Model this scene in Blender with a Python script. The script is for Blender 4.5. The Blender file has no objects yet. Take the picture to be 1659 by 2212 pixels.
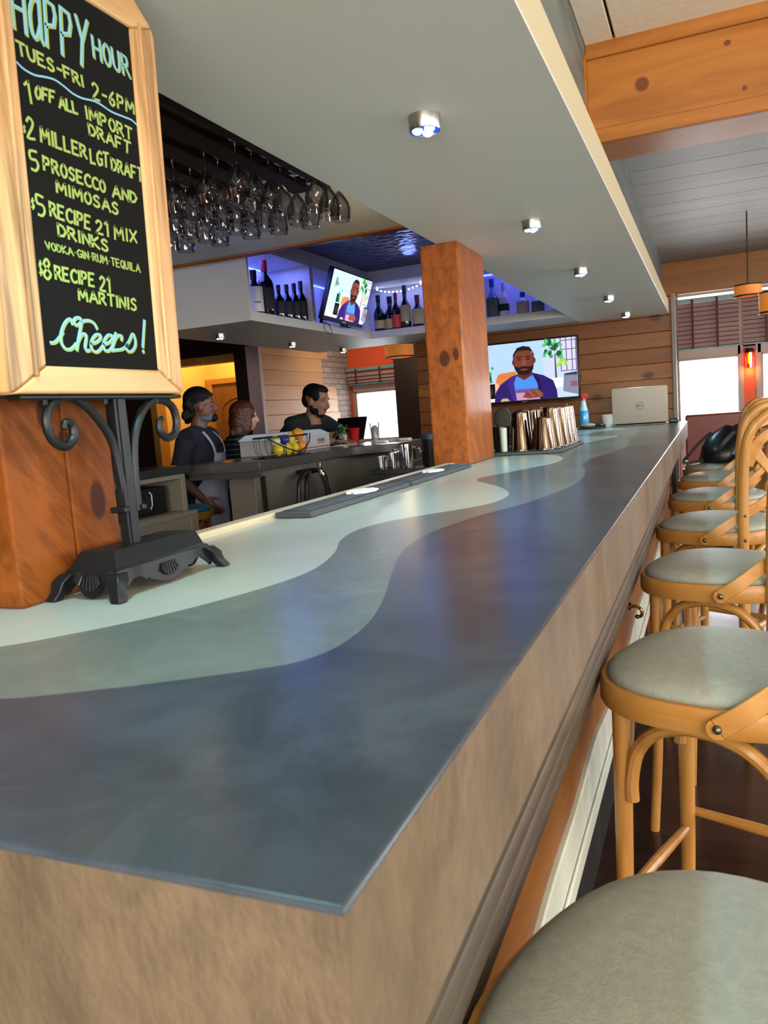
import bpy, math, random
from mathutils import Matrix, Vector
random.seed(7)
SC = bpy.context.scene
COL = SC.collection
PI = math.pi

def lin(h):
    c = [int(h[i:i + 2], 16) / 255 for i in (0, 2, 4)]
    return tuple(x / 12.92 if x <= .04045 else ((x + .055) / 1.055) ** 2.4 for x in c)

# ------------------------------------------------------------------ camera
R_CAM = ((0.9224899, 0.3787688, -0.0744756),
         (-0.0223536, -0.1401920, -0.9898720),
         (-0.3853734, 0.9148117, -0.1208589))          # right, down, forward in world axes
cam = bpy.data.cameras.new('camera')
cam_o = bpy.data.objects.new('camera', cam)
COL.objects.link(cam_o)
r, d, f = [Vector(a) for a in R_CAM]
cam_o.matrix_world = Matrix(((r.x, -d.x, -f.x, 0), (r.y, -d.y, -f.y, 0), (r.z, -d.z, -f.z, 1.25), (0, 0, 0, 1)))
cam.sensor_width = 36
cam.lens = 1687.67 / 2212 * 36
cam.clip_start = .02
cam.clip_end = 200
cam.dof.use_dof = True
cam.dof.focus_distance = 2.6
cam.dof.aperture_fstop = 14
SC.camera = cam_o

# ------------------------------------------------------------------ world, lamps, exposure
SC.view_settings.view_transform = 'Standard'
SC.view_settings.look = 'None'
SC.view_settings.gamma = 1
SC.view_settings.use_curve_mapping = False
SC.view_settings.exposure = 0.55
W = bpy.data.worlds.new('sky')
SC.world = W
W.use_nodes = True
wn, wl = W.node_tree.nodes, W.node_tree.links
wn.clear()
w_out = wn.new('ShaderNodeOutputWorld')
w_bg = wn.new('ShaderNodeBackground')
w_tc = wn.new('ShaderNodeTexCoord')
w_sep = wn.new('ShaderNodeSeparateXYZ')
w_map = wn.new('ShaderNodeMapRange')
w_map.inputs['From Min'].default_value = -.4
w_map.inputs['From Max'].default_value = .9
w_ramp = wn.new('ShaderNodeMix')
w_ramp.data_type = 'RGBA'
SKY_BACK = (1.15, 1.08, .95, 1)
SKY_FRONT = (4.0, 4.2, 4.4, 1)
w_ramp.inputs['A'].default_value = SKY_BACK
w_ramp.inputs['B'].default_value = SKY_FRONT
wl.new(w_tc.outputs['Generated'], w_sep.inputs[0])
wl.new(w_sep.outputs['Y'], w_map.inputs['Value'])
wl.new(w_map.outputs[0], w_ramp.inputs['Factor'])
wl.new(w_ramp.outputs['Result'], w_bg.inputs['Color'])
wl.new(w_bg.outputs[0], w_out.inputs[0])

def lamp(name, kind, loc, energy, color, size=.1, rot=(0, 0, 0), **k):
    l = bpy.data.lights.new(name, kind)
    l.energy = energy
    l.color = color
    if kind == 'AREA':
        l.size = size
        if 'size_y' in k:
            l.shape = 'RECTANGLE'
            l.size_y = k['size_y']
    else:
        l.shadow_soft_size = size
    if kind == 'SPOT':
        l.spot_size = k.get('spot', 1.2)
        l.spot_blend = k.get('blend', .6)
    o = bpy.data.objects.new(name, l)
    o.location = loc
    o.rotation_euler = rot
    COL.objects.link(o)
    return o

lamp('dining_room_lamp', 'AREA', (2.2, -.6, 2.7), 30, (1, .80, .56), 1.2, (0, 0, 0))
lamp('dining_room_lamp', 'AREA', (2.6, 3.6, 2.7), 20, (1, .82, .60), 1.2, (0, 0, 0))
# unseen windows behind and right of the camera, added to brighten soffit and ceiling
SOUTH = [(-.5, 1.5), (2.0, 4.2)]
EAST = [(-2.2, -.4), (.6, 2.4), (3.4, 5.2), (6.2, 8.0)]
WZ0, WZ1 = .85, 2.25
for a, b_ in SOUTH:
    lamp('window_daylight_and_fill', 'AREA', ((a + b_) / 2, -2.98, (WZ0 + WZ1) / 2), 125, (1, .96, .88), b_ - a, (PI / 2, 0, 0), size_y=WZ1 - WZ0)
for i, (a, b_) in enumerate(EAST):
    lamp('window_daylight_and_fill', 'AREA', (4.78, (a + b_) / 2, (WZ0 + WZ1) / 2), 62, (.97, .98, 1), WZ1 - WZ0, (0, PI / 2, 0), size_y=b_ - a)
for p_, e_, c_ in (((-1.05, 2.5, 2.5), 1.6, (1, .8, .5)), ((-2.5, 2.3, 2.5), 1.6, (.8, .88, 1)), ((-1.75, 1.5, 2.5), 1.6, (1, .85, .6)), ((-1.7, 3.6, 2.55), 1.4, (1, .82, .55)), ((-2.6, 3.4, 2.5), 1.4, (.45, .55, 1))):  # unseen point lights added for sparkle in the hanging glasses
    lamp('rack_sparkle', 'POINT', p_, e_ * 1.8, c_, .035)
lamp('window_daylight_and_fill', 'AREA', (-4.04, 10.09, 1.28), 6, (.95, .98, 1), .9, (-PI / 2, 0, 0), size_y=.64)
lamp('window_daylight_and_fill', 'AREA', (.35, 10.12, 1.3), 26, (.95, .98, 1), 1.5, (-PI / 2, 0, 0), size_y=.8)
lamp('orange_wall_fill', 'AREA', (-3.7, 8.9, 2.72), 16, (1, .84, .66), .9, (.62, 0, 0))  # unseen area light added to brighten the orange wall
lamp('rack_fill', 'AREA', (-1.02, 1.9, 2.56), 5, (1, .82, .58), .12, (0, .6, 0), size_y=.5)  # unseen fill pair added to bring out the rack glasses and header
lamp('rack_fill', 'AREA', (-2.6, 1.7, 2.52), 4, (.75, .82, 1), .12, (0, -.5, 0), size_y=.5)
lamp('kitchen_lamp', 'POINT', (-5.4, 8.2, 2.5), 50, (1, .70, .27), .12)

# ------------------------------------------------------------------ mesh helpers
class MB:
    def __init__(s):
        s.v, s.f, s.m = [], [], []
    def add(s, vs, fs, m=0):
        b = len(s.v)
        s.v += [tuple(p) for p in vs]
        for q in fs:
            s.f.append(tuple(i + b for i in q))
            s.m.append(m)
        return s
    def box(s, x0, x1, y0, y1, z0, z1, m=0):
        return s.add([(x0, y0, z0), (x1, y0, z0), (x1, y1, z0), (x0, y1, z0), (x0, y0, z1), (x1, y0, z1), (x1, y1, z1), (x0, y1, z1)],
                     [(0, 3, 2, 1), (4, 5, 6, 7), (0, 1, 5, 4), (1, 2, 6, 5), (2, 3, 7, 6), (3, 0, 4, 7)], m)
    def extrude(s, poly, vec, m=0):
        n = len(poly)
        vec = Vector(vec)
        a = [Vector(p) for p in poly]
        return s.add(a + [p + vec for p in a],
                     [tuple(range(n))[::-1], tuple(range(n, 2 * n))] + [(i, (i + 1) % n, n + (i + 1) % n, n + i) for i in range(n)], m)
    def tube(s, path, r, n=10, m=0, closed=False, up=None, flat=1.0):
        P = [Vector(p) for p in path]
        k = len(P)
        rr = r if isinstance(r, (list, tuple)) else [r] * k
        prev = None
        rings = []
        for i in range(k):
            if closed:
                t = P[(i + 1) % k] - P[i - 1]
            else:
                t = P[min(i + 1, k - 1)] - P[max(i - 1, 0)]
            t.normalize()
            if prev is None:
                a = Vector(up) if up else (Vector((0, 0, 1)) if abs(t.z) < .9 else Vector((1, 0, 0)))
                prev = (a - t * a.dot(t)).normalized()
            else:
                prev = (prev - t * prev.dot(t)).normalized()
            b = t.cross(prev)
            rings.append([P[i] + prev * math.cos(2 * PI * j / n) * rr[i] + b * math.sin(2 * PI * j / n) * rr[i] * flat for j in range(n)])
        vs = [p for q in rings for p in q]
        fs = []
        for i in range(k if closed else k - 1):
            i2 = (i + 1) % k
            for j in range(n):
                fs.append((i * n + j, i * n + (j + 1) % n, i2 * n + (j + 1) % n, i2 * n + j))
        if not closed:
            fs.append(tuple(range(n))[::-1])
            fs.append(tuple((k - 1) * n + j for j in range(n)))
        return s.add(vs, fs, m)
    def lathe(s, prof, c=(0, 0, 0), n=20, m=0, flip=False):
        vs = []
        for (rad, z) in prof:
            for j in range(n):
                a = 2 * PI * j / n
                vs.append((c[0] + rad * math.cos(a), c[1] + rad * math.sin(a), c[2] + z))
        fs = []
        for i in range(len(prof) - 1):
            for j in range(n):
                fs.append((i * n + j, i * n + (j + 1) % n, (i + 1) * n + (j + 1) % n, (i + 1) * n + j))
        if prof[0][0] > 1e-5:
            fs.append(tuple(range(n))[::-1])
        if prof[-1][0] > 1e-5:
            fs.append(tuple((len(prof) - 1) * n + j for j in range(n)))
        return s.add(vs, fs, m)
    def ell(s, c, rad, n=16, k=10, m=0, rot=None):
        vs, fs = [], []
        for i in range(k + 1):
            t = PI * i / k
            for j in range(n):
                a = 2 * PI * j / n
                p = Vector((rad[0] * math.sin(t) * math.cos(a), rad[1] * math.sin(t) * math.sin(a), -rad[2] * math.cos(t)))
                if rot is not None:
                    p = rot @ p
                vs.append(p + Vector(c))
        for i in range(k):
            for j in range(n):
                fs.append((i * n + j, i * n + (j + 1) % n, (i + 1) * n + (j + 1) % n, (i + 1) * n + j))
        return s.add(vs, fs, m)
    def strap(s, path, normals, w, t, m=0):
        """flat strip of width w and thickness t along path; normals point out of its broad face"""
        P = [Vector(p) for p in path]
        k = len(P)
        rings = []
        for i in range(k):
            tan = (P[min(i + 1, k - 1)] - P[max(i - 1, 0)]).normalized()
            nn = Vector(normals[i])
            nn = (nn - tan * nn.dot(tan)).normalized()
            b = tan.cross(nn)
            rings.append([P[i] + b * (w / 2 * sx) + nn * (t / 2 * sy) for sx, sy in ((-1, -1), (1, -1), (1, 1), (-1, 1))])
        vs = [p for q in rings for p in q]
        fs = [(3, 2, 1, 0), tuple(4 * (k - 1) + j for j in range(4))]
        for i in range(k - 1):
            for j in range(4):
                fs.append((4 * i + j, 4 * i + (j + 1) % 4, 4 * i + 4 + (j + 1) % 4, 4 * i + 4 + j))
        return s.add(vs, fs, m)
    def build(s, name, mats, parent=None, smooth=True, bevel=0, angle=35, seg=2):
        mats = mats if isinstance(mats, (list, tuple)) else [mats]
        me = bpy.data.meshes.new(name)
        vs = [Vector(p) for p in s.v]
        if parent is not None:
            o0 = Vector(ORI.get(parent.name, (0, 0, 0)))
        else:
            lo = [min(p[i] for p in vs) for i in range(3)]
            hi = [max(p[i] for p in vs) for i in range(3)]
            o0 = Vector(((lo[0] + hi[0]) / 2, (lo[1] + hi[1]) / 2, lo[2]))
        me.from_pydata([p - o0 for p in vs], [], s.f)
        for q in mats:
            me.materials.append(q)
        me.polygons.foreach_set('material_index', s.m)
        me.update()
        if smooth:
            me.polygons.foreach_set('use_smooth', [True] * len(me.polygons))
            me.set_sharp_from_angle(angle=math.radians(angle))
        o = bpy.data.objects.new(name, me)
        COL.objects.link(o)
        if parent is not None:
            o.parent = parent
            ORI[o.name] = tuple(o0)
        else:
            o.location = o0
            ORI[o.name] = tuple(o0)
        if bevel:
            b = o.modifiers.new('bevel', 'BEVEL')
            b.width = bevel
            b.segments = seg
            b.limit_method = 'ANGLE'
            b.angle_limit = math.radians(35)
        return o

ORI = {}

def thing(name, label, cat, loc=(0, 0, 0), group=None):
    o = bpy.data.objects.new(name, None)
    o.empty_display_size = .05
    o.location = loc
    COL.objects.link(o)
    ORI[o.name] = tuple(loc)
    return tag(o, label, cat, group)

def tag(o, label, cat, group=None):
    o['label'] = label
    o['category'] = cat
    if group:
        o['group'] = group
    return o

def struct(name, mb, mats, **k):
    o = mb.build(name, mats, **k)
    o['kind'] = 'structure'
    return o

def dup(root, loc, rz, label, group=None):
    """a copy of a thing with copies of its parts and their sub-parts"""
    c = root.copy()
    COL.objects.link(c)
    c.location = loc
    c.rotation_euler = (0, 0, rz)
    c['label'] = label
    if group:
        c['group'] = group
    for ch in list(root.children):
        d = ch.copy()
        COL.objects.link(d)
        d.parent = c
        for g in list(ch.children):
            e = g.copy()
            COL.objects.link(e)
            e.parent = d
    return c

def spline(pts, n=6, closed=False):
    """Catmull-Rom through pts"""
    P = [Vector(p) for p in pts]
    k = len(P)
    out = []
    for i in range(k if closed else k - 1):
        if closed:
            p0, p1, p2, p3 = P[i - 1], P[i], P[(i + 1) % k], P[(i + 2) % k]
        else:
            p0, p1, p2, p3 = P[max(i - 1, 0)], P[i], P[i + 1], P[min(i + 2, k - 1)]
        for j in range(n):
            t = j / n
            out.append(.5 * ((2 * p1) + (p2 - p0) * t + (2 * p0 - 5 * p1 + 4 * p2 - p3) * t * t + (3 * p1 - p0 - 3 * p2 + p3) * t ** 3))
    if not closed:
        out.append(P[-1])
    return out

# ------------------------------------------------------------------ materials
def new_mat(name):
    m = bpy.data.materials.new(name)
    m.use_nodes = True
    nt = m.node_tree
    b = nt.nodes['Principled BSDF']
    return m, nt, b

def tex_coords(nt, scale=(1, 1, 1), rot=(0, 0, 0)):
    tc = nt.nodes.new('ShaderNodeTexCoord')
    mp = nt.nodes.new('ShaderNodeMapping')
    mp.inputs['Scale'].default_value = scale
    mp.inputs['Rotation'].default_value = rot
    nt.links.new(tc.outputs['Object'], mp.inputs['Vector'])
    return mp.outputs['Vector']

def noise(nt, vec, scale, detail=4, rough=.55, dist=0):
    n = nt.nodes.new('ShaderNodeTexNoise')
    n.inputs['Scale'].default_value = scale
    n.inputs['Detail'].default_value = detail
    n.inputs['Roughness'].default_value = rough
    n.inputs['Distortion'].default_value = dist
    nt.links.new(vec, n.inputs['Vector'])
    return n.outputs['Fac']

def ramp(nt, fac, stops):
    r_ = nt.nodes.new('ShaderNodeValToRGB')
    e = r_.color_ramp.elements
    while len(e) < len(stops):
        e.new(.5)
    for el, (p, c) in zip(e, stops):
        el.position = p
        el.color = tuple(c[:3]) + (1,)
    nt.links.new(fac, r_.inputs['Fac'])
    return r_.outputs['Color']

def mixc(nt, fac, a, b):
    x = nt.nodes.new('ShaderNodeMix')
    x.data_type = 'RGBA'
    for v, s in ((fac, 'Factor'), (a, 'A'), (b, 'B')):
        if isinstance(v, (int, float)):
            x.inputs[s].default_value = v
        elif isinstance(v, (tuple, list)):
            x.inputs[s].default_value = tuple(v[:3]) + (1,)
        else:
            nt.links.new(v, x.inputs[s])
    return x.outputs['Result']

def bump(nt, b, h, strength=.3, dist=.002):
    n = nt.nodes.new('ShaderNodeBump')
    n.inputs['Strength'].default_value = strength
    n.inputs['Distance'].default_value = dist
    nt.links.new(h, n.inputs['Height'])
    nt.links.new(n.outputs[0], b.inputs['Normal'])

def M(name, hexc, rough=.5, metal=0, spec=.5, coat=0, emit=0, var=0, vs=12, bmp=0, bs=200, bd=.001, alpha=None, crough=.1):
    m, nt, b = new_mat(name)
    c = lin(hexc)
    b.inputs['Base Color'].default_value = c + (1,)
    b.inputs['Roughness'].default_value = rough
    b.inputs['Metallic'].default_value = metal
    b.inputs['Specular IOR Level'].default_value = spec
    b.inputs['Coat Weight'].default_value = coat
    b.inputs['Coat Roughness'].default_value = crough
    if emit:
        b.inputs['Emission Color'].default_value = c + (1,)
        b.inputs['Emission Strength'].default_value = emit
    if var:
        v = tex_coords(nt)
        col = ramp(nt, noise(nt, v, vs, 5), [(.3, [x * (1 - var) for x in c]), (.7, [min(1, x * (1 + var)) for x in c])])
        nt.links.new(col, b.inputs['Base Color'])
    if bmp:
        v = tex_coords(nt)
        bump(nt, b, noise(nt, v, bs, 2), bmp, bd)
    return m

def wood(name, dark, light, knot='3a1c12', grain='x', rough=.4, knots=.5, coat=.0, scale=1.0, kn_scale=3.2, knot_size=.09, gap=None, saw=0, marks=(), streak=0, spec=.4):
    """stained boards: grain along one axis, round knots, optional joints every `gap` metres across the grain (gap = (axis, pitch, offset))"""
    m, nt, b = new_mat(name)
    st = [1., 1., 1.]
    st['xyz'.index(grain)] = .12
    v = tex_coords(nt, st)
    g = noise(nt, v, 16 * scale, 8, .62, 1.2)
    g2 = noise(nt, v, 4 * scale, 3, .5, .6)
    dk, lt = lin(dark), lin(light)
    c = ramp(nt, g, [(.28, dk), (.72, lt)])
    c = mixc(nt, .35, c, ramp(nt, g2, [(.3, dk), (.7, lt)]))
    if saw:
        sv = tex_coords(nt, (1, 1, 1), (.85, .2, 0))
        mp2 = nt.nodes.new('ShaderNodeMapping')
        mp2.inputs['Scale'].default_value = (1, .16, 1)
        nt.links.new(sv, mp2.inputs['Vector'])
        s = noise(nt, mp2.outputs[0], 34, 6, .75, .25)
        c = mixc(nt, ramp(nt, s, [(.44, (0, 0, 0)), (.62, (saw, saw, saw))]), c, [x * .35 for x in dk])
    if streak:
        st3 = [1., 1., 1.]
        st3['xyz'.index(grain)] = .06
        s = noise(nt, tex_coords(nt, st3), 38, 3, .6, .3)
        c = mixc(nt, ramp(nt, s, [(.48, (0, 0, 0)), (.64, (streak, streak, streak))]), c, lin(knot))
    for (kc, kr) in marks:
        # a single dark knot with a soft halo at a known place on the board
        tc = nt.nodes.new('ShaderNodeTexCoord')
        sb_ = nt.nodes.new('ShaderNodeVectorMath')
        sb_.operation = 'SUBTRACT'
        sb_.inputs[1].default_value = kc
        nt.links.new(tc.outputs['Object'], sb_.inputs[0])
        dv = nt.nodes.new('ShaderNodeVectorMath')
        dv.operation = 'DIVIDE'
        dv.inputs[1].default_value = kr
        nt.links.new(sb_.outputs[0], dv.inputs[0])
        ln = nt.nodes.new('ShaderNodeVectorMath')
        ln.operation = 'LENGTH'
        nt.links.new(dv.outputs[0], ln.inputs[0])
        c = mixc(nt, ramp(nt, ln.outputs['Value'], [(.75, (.85, .85, .85)), (.92, (.32, .32, .32)), (1.0, (0, 0, 0))]), c, lin(knot))
    if knots:
        st2 = [1., 1., 1.]
        st2['xyz'.index(grain)] = .62
        kv = tex_coords(nt, st2)
        vo = nt.nodes.new('ShaderNodeTexVoronoi')
        vo.inputs['Scale'].default_value = kn_scale
        vo.inputs['Randomness'].default_value = .9
        nt.links.new(kv, vo.inputs['Vector'])
        kf = ramp(nt, vo.outputs['Distance'], [(knot_size * .55, (knots, knots, knots)), (knot_size * 1.25, (0, 0, 0))])
        c = mixc(nt, kf, c, lin(knot))
    if gap:
        gv = tex_coords(nt)
        sep = nt.nodes.new('ShaderNodeSeparateXYZ')
        nt.links.new(gv, sep.inputs[0])
        ma = nt.nodes.new('ShaderNodeMath')
        ma.operation = 'MULTIPLY_ADD'
        ma.inputs[1].default_value = 1 / gap[1]
        ma.inputs[2].default_value = gap[2]
        nt.links.new(sep.outputs['XYZ'.index(gap[0].upper())], ma.inputs[0])
        fl = nt.nodes.new('ShaderNodeMath')
        fl.operation = 'FLOOR'
        nt.links.new(ma.outputs[0], fl.inputs[0])
        wnz = nt.nodes.new('ShaderNodeTexWhiteNoise')
        wnz.noise_dimensions = '1D'
        nt.links.new(fl.outputs[0], wnz.inputs['W'])
        c = mixc(nt, ramp(nt, wnz.outputs['Value'], [(0, (0, 0, 0)), (1, (.55, .55, .55))]), c, [x * .55 for x in dk])
    nt.links.new(c, b.inputs['Base Color'])
    b.inputs['Roughness'].default_value = rough
    b.inputs['Coat Weight'].default_value = coat
    b.inputs['Coat Roughness'].default_value = .12
    b.inputs['Specular IOR Level'].default_value = spec
    bump(nt, b, g, .25, .002)
    return m

def glass(name, tint=(1, 1, 1), gloss=.1, rough=.02):
    """thin clear glazing: mostly see-through, a little mirror"""
    m = bpy.data.materials.new(name)
    m.use_nodes = True
    nt = m.node_tree
    nt.nodes.clear()
    o = nt.nodes.new('ShaderNodeOutputMaterial')
    mx = nt.nodes.new('ShaderNodeMixShader')
    tr = nt.nodes.new('ShaderNodeBsdfTransparent')
    tr.inputs['Color'].default_value = tuple(tint) + (1,)
    gl = nt.nodes.new('ShaderNodeBsdfGlossy')
    gl.inputs['Roughness'].default_value = rough
    lw = nt.nodes.new('ShaderNodeLayerWeight')
    lw.inputs['Blend'].default_value = .25
    mr = nt.nodes.new('ShaderNodeMapRange')
    mr.inputs['To Min'].default_value = gloss
    mr.inputs['To Max'].default_value = .7
    nt.links.new(lw.outputs['Fresnel'], mr.inputs['Value'])
    nt.links.new(mr.outputs[0], mx.inputs['Fac'])
    nt.links.new(tr.outputs[0], mx.inputs[1])
    nt.links.new(gl.outputs[0], mx.inputs[2])
    nt.links.new(mx.outputs[0], o.inputs[0])
    return m

def brick(name, c1, c2, mortar, scale=1.0, plane='yz', rough=.8):
    m, nt, b = new_mat(name)
    rot = {'yz': (0, 0, 0), 'xz': (0, 0, 0)}[plane]
    tc = nt.nodes.new('ShaderNodeTexCoord')
    sep = nt.nodes.new('ShaderNodeSeparateXYZ')
    cmb = nt.nodes.new('ShaderNodeCombineXYZ')
    nt.links.new(tc.outputs['Object'], sep.inputs[0])
    nt.links.new(sep.outputs['Y' if plane == 'yz' else 'X'], cmb.inputs['X'])
    nt.links.new(sep.outputs['Z'], cmb.inputs['Y'])
    t = nt.nodes.new('ShaderNodeTexBrick')
    t.inputs['Scale'].default_value = scale
    t.inputs['Brick Width'].default_value = .21
    t.inputs['Row Height'].default_value = .072
    t.inputs['Mortar Size'].default_value = .007
    t.inputs['Color1'].default_value = lin(c1) + (1,)
    t.inputs['Color2'].default_value = lin(c2) + (1,)
    t.inputs['Mortar'].default_value = lin(mortar) + (1,)
    nt.links.new(cmb.outputs[0], t.inputs['Vector'])
    nt.links.new(t.outputs['Color'], b.inputs['Base Color'])
    b.inputs['Roughness'].default_value = rough
    return m

def concrete(name, dark, light, rough=.28, coat=.0, vs=5, fine=.12, bmp=0, stretch=(1, 1, 1), spec=.5, mottle=0, bscale=60, bdist=.003):
    m, nt, b = new_mat(name)
    v = tex_coords(nt, stretch)
    c = ramp(nt, noise(nt, v, vs, 6, .6, .4), [(.12, lin(dark)), (.88, lin(light))])
    if mottle:
        c = mixc(nt, ramp(nt, noise(nt, v, vs * 2.7, 7, .65, .8), [(.30, (mottle,) * 3), (.62, (0, 0, 0))]), c, [x * .45 for x in lin(dark)])
    f_ = noise(nt, v, 90, 3, .6)
    c = mixc(nt, ramp(nt, f_, [(.2, (fine, fine, fine)), (.8, (0, 0, 0))]), c, [x * .5 for x in lin(dark)])
    nt.links.new(c, b.inputs['Base Color'])
    b.inputs['Roughness'].default_value = rough
    b.inputs['Specular IOR Level'].default_value = spec
    b.inputs['Coat Weight'].default_value = coat
    b.inputs['Coat Roughness'].default_value = .15
    if bmp:
        bump(nt, b, noise(nt, v, bscale, 4), bmp, bdist)
    return m

def emitter(name, hexc, strength):
    m = bpy.data.materials.new(name)
    m.use_nodes = True
    nt = m.node_tree
    nt.nodes.clear()
    o = nt.nodes.new('ShaderNodeOutputMaterial')
    e = nt.nodes.new('ShaderNodeEmission')
    e.inputs['Color'].default_value = lin(hexc) + (1,)
    e.inputs['Strength'].default_value = strength
    nt.links.new(e.outputs[0], o.inputs[0])
    return m
# ------------------------------------------------------------------ the room
m_floor = wood('dark_floor', '1c0f0b', '3a211a', '120a08', 'x', .22, .3, 0, .8, gap=('y', .11, 0))
m_tile = M('ceiling_tile', 'f2ead2', .8, var=.05, vs=30, bmp=.3, bs=40, bd=.004)
m_black = M('black_paint', '0c0b0b', .5)
m_bead = concrete('painted_boards', '676862', '93938a', .5, 0, 2.2, .02, 0, (.2, 1, 1))
m_beam = wood('stained_beam', '85480f', 'b8752c', '5a2312', 'x', .42, 0, 0, .55, marks=[((-2.49, -.13, .60), (.034, .05, .034)), ((-2.16, -.13, .685), (.016, .05, .014)), ((-2.10, -.13, .50), (.012, .05, .012))])
m_beam_x = wood('stained_header', '6e3d14', '9c6428', '3a1c10', 'x', .45, .6, 0, .55, 1.5, .06)
m_soffit = M('soffit_paint', 'efece0', .45, spec=.4)
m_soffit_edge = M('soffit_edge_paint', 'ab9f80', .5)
m_fascia = wood('weathered_boards', '3d4240', '7c8178', '3a2f28', 'y', .5, .3, 0, .9, 2, .05)
m_plank = wood('back_planks', '6a3a18', '9a5f2e', '331609', 'x', .5, .85, 0, .6, 4.6, .14, gap=('z', .115, 0))
m_plank_pale = wood('pale_planks', 'bc8858', 'd8a878', '7a4a30', 'y', .5, .5, 0, .6, 3.0, .06, gap=('z', .17, 0))
m_dark_wall = wood('dark_panelling', '170c08', '2c1710', '0c0604', 'z', .5, .3)
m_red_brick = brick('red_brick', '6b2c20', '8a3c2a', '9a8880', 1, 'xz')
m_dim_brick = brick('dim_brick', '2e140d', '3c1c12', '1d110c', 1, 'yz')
m_grey_brick = brick('grey_brick', '8a7a74', 'a3948c', '6a5c56', 1, 'yz')
m_orange = M('orange_paint', 'e0542a', .6)
m_frame = M('window_frame_paint', 'a08a82', .45)
m_yellow = M('yellow_paint', 'd9b060', .7)
m_tin = None

def tin_mat():
    m, nt, b = new_mat('pressed_tin')
    v = tex_coords(nt)
    w1 = nt.nodes.new('ShaderNodeTexVoronoi')
    w1.inputs['Scale'].default_value = 22
    w1.feature = 'SMOOTH_F1'
    nt.links.new(v, w1.inputs['Vector'])
    b.inputs['Base Color'].default_value = lin('1d2a44') + (1,)
    b.inputs['Metallic'].default_value = .7
    b.inputs['Roughness'].default_value = .32
    bump(nt, b, w1.outputs['Distance'], .8, .02)
    return m
m_tin = tin_mat()

struct('floor', MB().box(-7, 5, -3.2, 10.3, -.05, 0), m_floor)
t = MB()
for i, (a, b_) in enumerate(((-.45, -.335), (-.325, .28), (.29, .9), (.91, 1.5), (1.51, 5))):
    for (c, d_) in ((-3, .2), (.21, 1.9), (1.91, 3.66)):
        t.box(a, b_, c, d_, 2.75, 2.77)
t.box(-.47, 5, -3, 3.96, 2.775, 2.80, 1)
struct('ceiling', t, [m_tile, m_black], bevel=.004)
t = MB()
y = 3.9
while y < 9.9:
    t.box(-.47, 5, y, y + .367, 2.75, 2.77)
    y += .37
t.box(-.5, 5, 3.9, 9.95, 2.7685, 2.79, 0)
struct('ceiling', t, m_bead, bevel=.003)
# beams
t = MB().box(-.45, 5, 3.66, 3.95, 2.345, 2.776)
t.box(-.45, 5, 3.645, 3.66, 2.69, 2.76)
t.box(-.45, 5, 3.645, 3.66, 2.345, 2.405)
t.box(-.47, -.445, 3.60, 3.645, 1.95, 2.70)
struct('trim_1', t, m_beam, bevel=.004)
struct('trim_2', MB().box(-.47, 5, 9.80, 9.94, 2.383, 2.75), m_beam_x, bevel=.004)
# soffit over the bar
t = MB().box(-.89, -.25, -1.2, 6.28, 1.85, 1.94)
s_ = struct('ceiling_soffit', t, [m_soffit, m_soffit_edge], bevel=.003)
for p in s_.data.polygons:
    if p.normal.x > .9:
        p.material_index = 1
struct('wall_upper', MB().box(-.50, -.45, -1.2, 9.8, 1.94, 2.76), m_fascia)
struct('wall_upper_inner', MB().box(-.89, -.86, -1.2, 6.28, 1.94, 2.76), m_dark_wall)
# over the bartenders: glass-rack ceiling, header, pressed tin
struct('ceiling_rack', MB().box(-3.3, -.86, -1.2, 3.93, 2.62, 2.66), m_dark_wall)
struct('trim_header', MB().box(-3.0, -.89, 3.93, 3.965, 2.218, 2.62), M('header_paint', '8a8a80', .5))
struct('trim_header_edge', MB().box(-3.0, -.89, 3.915, 3.97, 2.203, 2.219), wood('header_edge_wood', '8a4a18', 'b06a28', '3a1c12', 'x', .4, .2), bevel=.003)
struct('ceiling_tin', MB().box(-2.46, -.89, 3.965, 5.72, 2.35, 2.37), m_tin)

# back wall of planks behind the television
t = MB()
z = 0.0
rnd = random.Random(3)
while z < 1.9:
    t.box(-2.25, -.235, 6.28 + rnd.uniform(0, .003), 6.40, z, z + .112)
    z += .115
t.box(-2.24, -.24, 6.34, 6.39, 0, 1.95)
struct('wall_back', t, m_plank, bevel=.003)
struct('trim_back_end', MB().box(-.236, -.208, 6.265, 6.42, 0, 1.99), M('grey_brown_trim', '6e6258', .5), bevel=.003)

# left: plank wall running away from us, brick at its far end, doorway wall
t = MB()
z = 0.0
k = 0
ends = [9.3, 9.3, 9.3, 9.3, 9.3, 9.62, 9.62, 9.55, 9.5, 9.5, 9.12, 9.12, 9.30, 9.30, 9.3, 9.3]
while z < 2.7:
    t.box(-4.68, -4.55 - rnd.uniform(0, .004), 7.62, ends[min(k, 15)], z, min(z + .167, 2.75))
    z += .17
    k += 1
t.box(-4.67, -4.60, 7.63, 9.1, 0, 2.7)
struct('wall_left', t, m_plank_pale, bevel=.003)
struct('wall_left_brick', MB().box(-4.75, -4.562, 9.05, 9.96, 0, 2.75), m_grey_brick)
struct('trim_left_end', MB().box(-4.70, -4.535, 7.56, 7.625, 0, 2.13), M('pale_casing', 'b9a0a0', .5), bevel=.003)
struct('wall_entry', MB().box(-7, -6.06, 7.6, 7.7, 0, 2.76).box(-6.06, -4.85, 7.6, 7.7, 2.07, 2.76).box(-4.85, -4.70, 7.55, 7.7, 0, 2.76), m_dark_wall)
m_door_trim = wood('door_casing', '8a5a20', 'b88438', '3a1c12', 'z', .4, .2)
struct('trim_door', MB().box(-6.06, -5.97, 7.55, 7.72, 0, 2.07).box(-5.97, -4.85, 7.55, 7.72, 1.99, 2.07), m_door_trim, bevel=.004)
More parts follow.
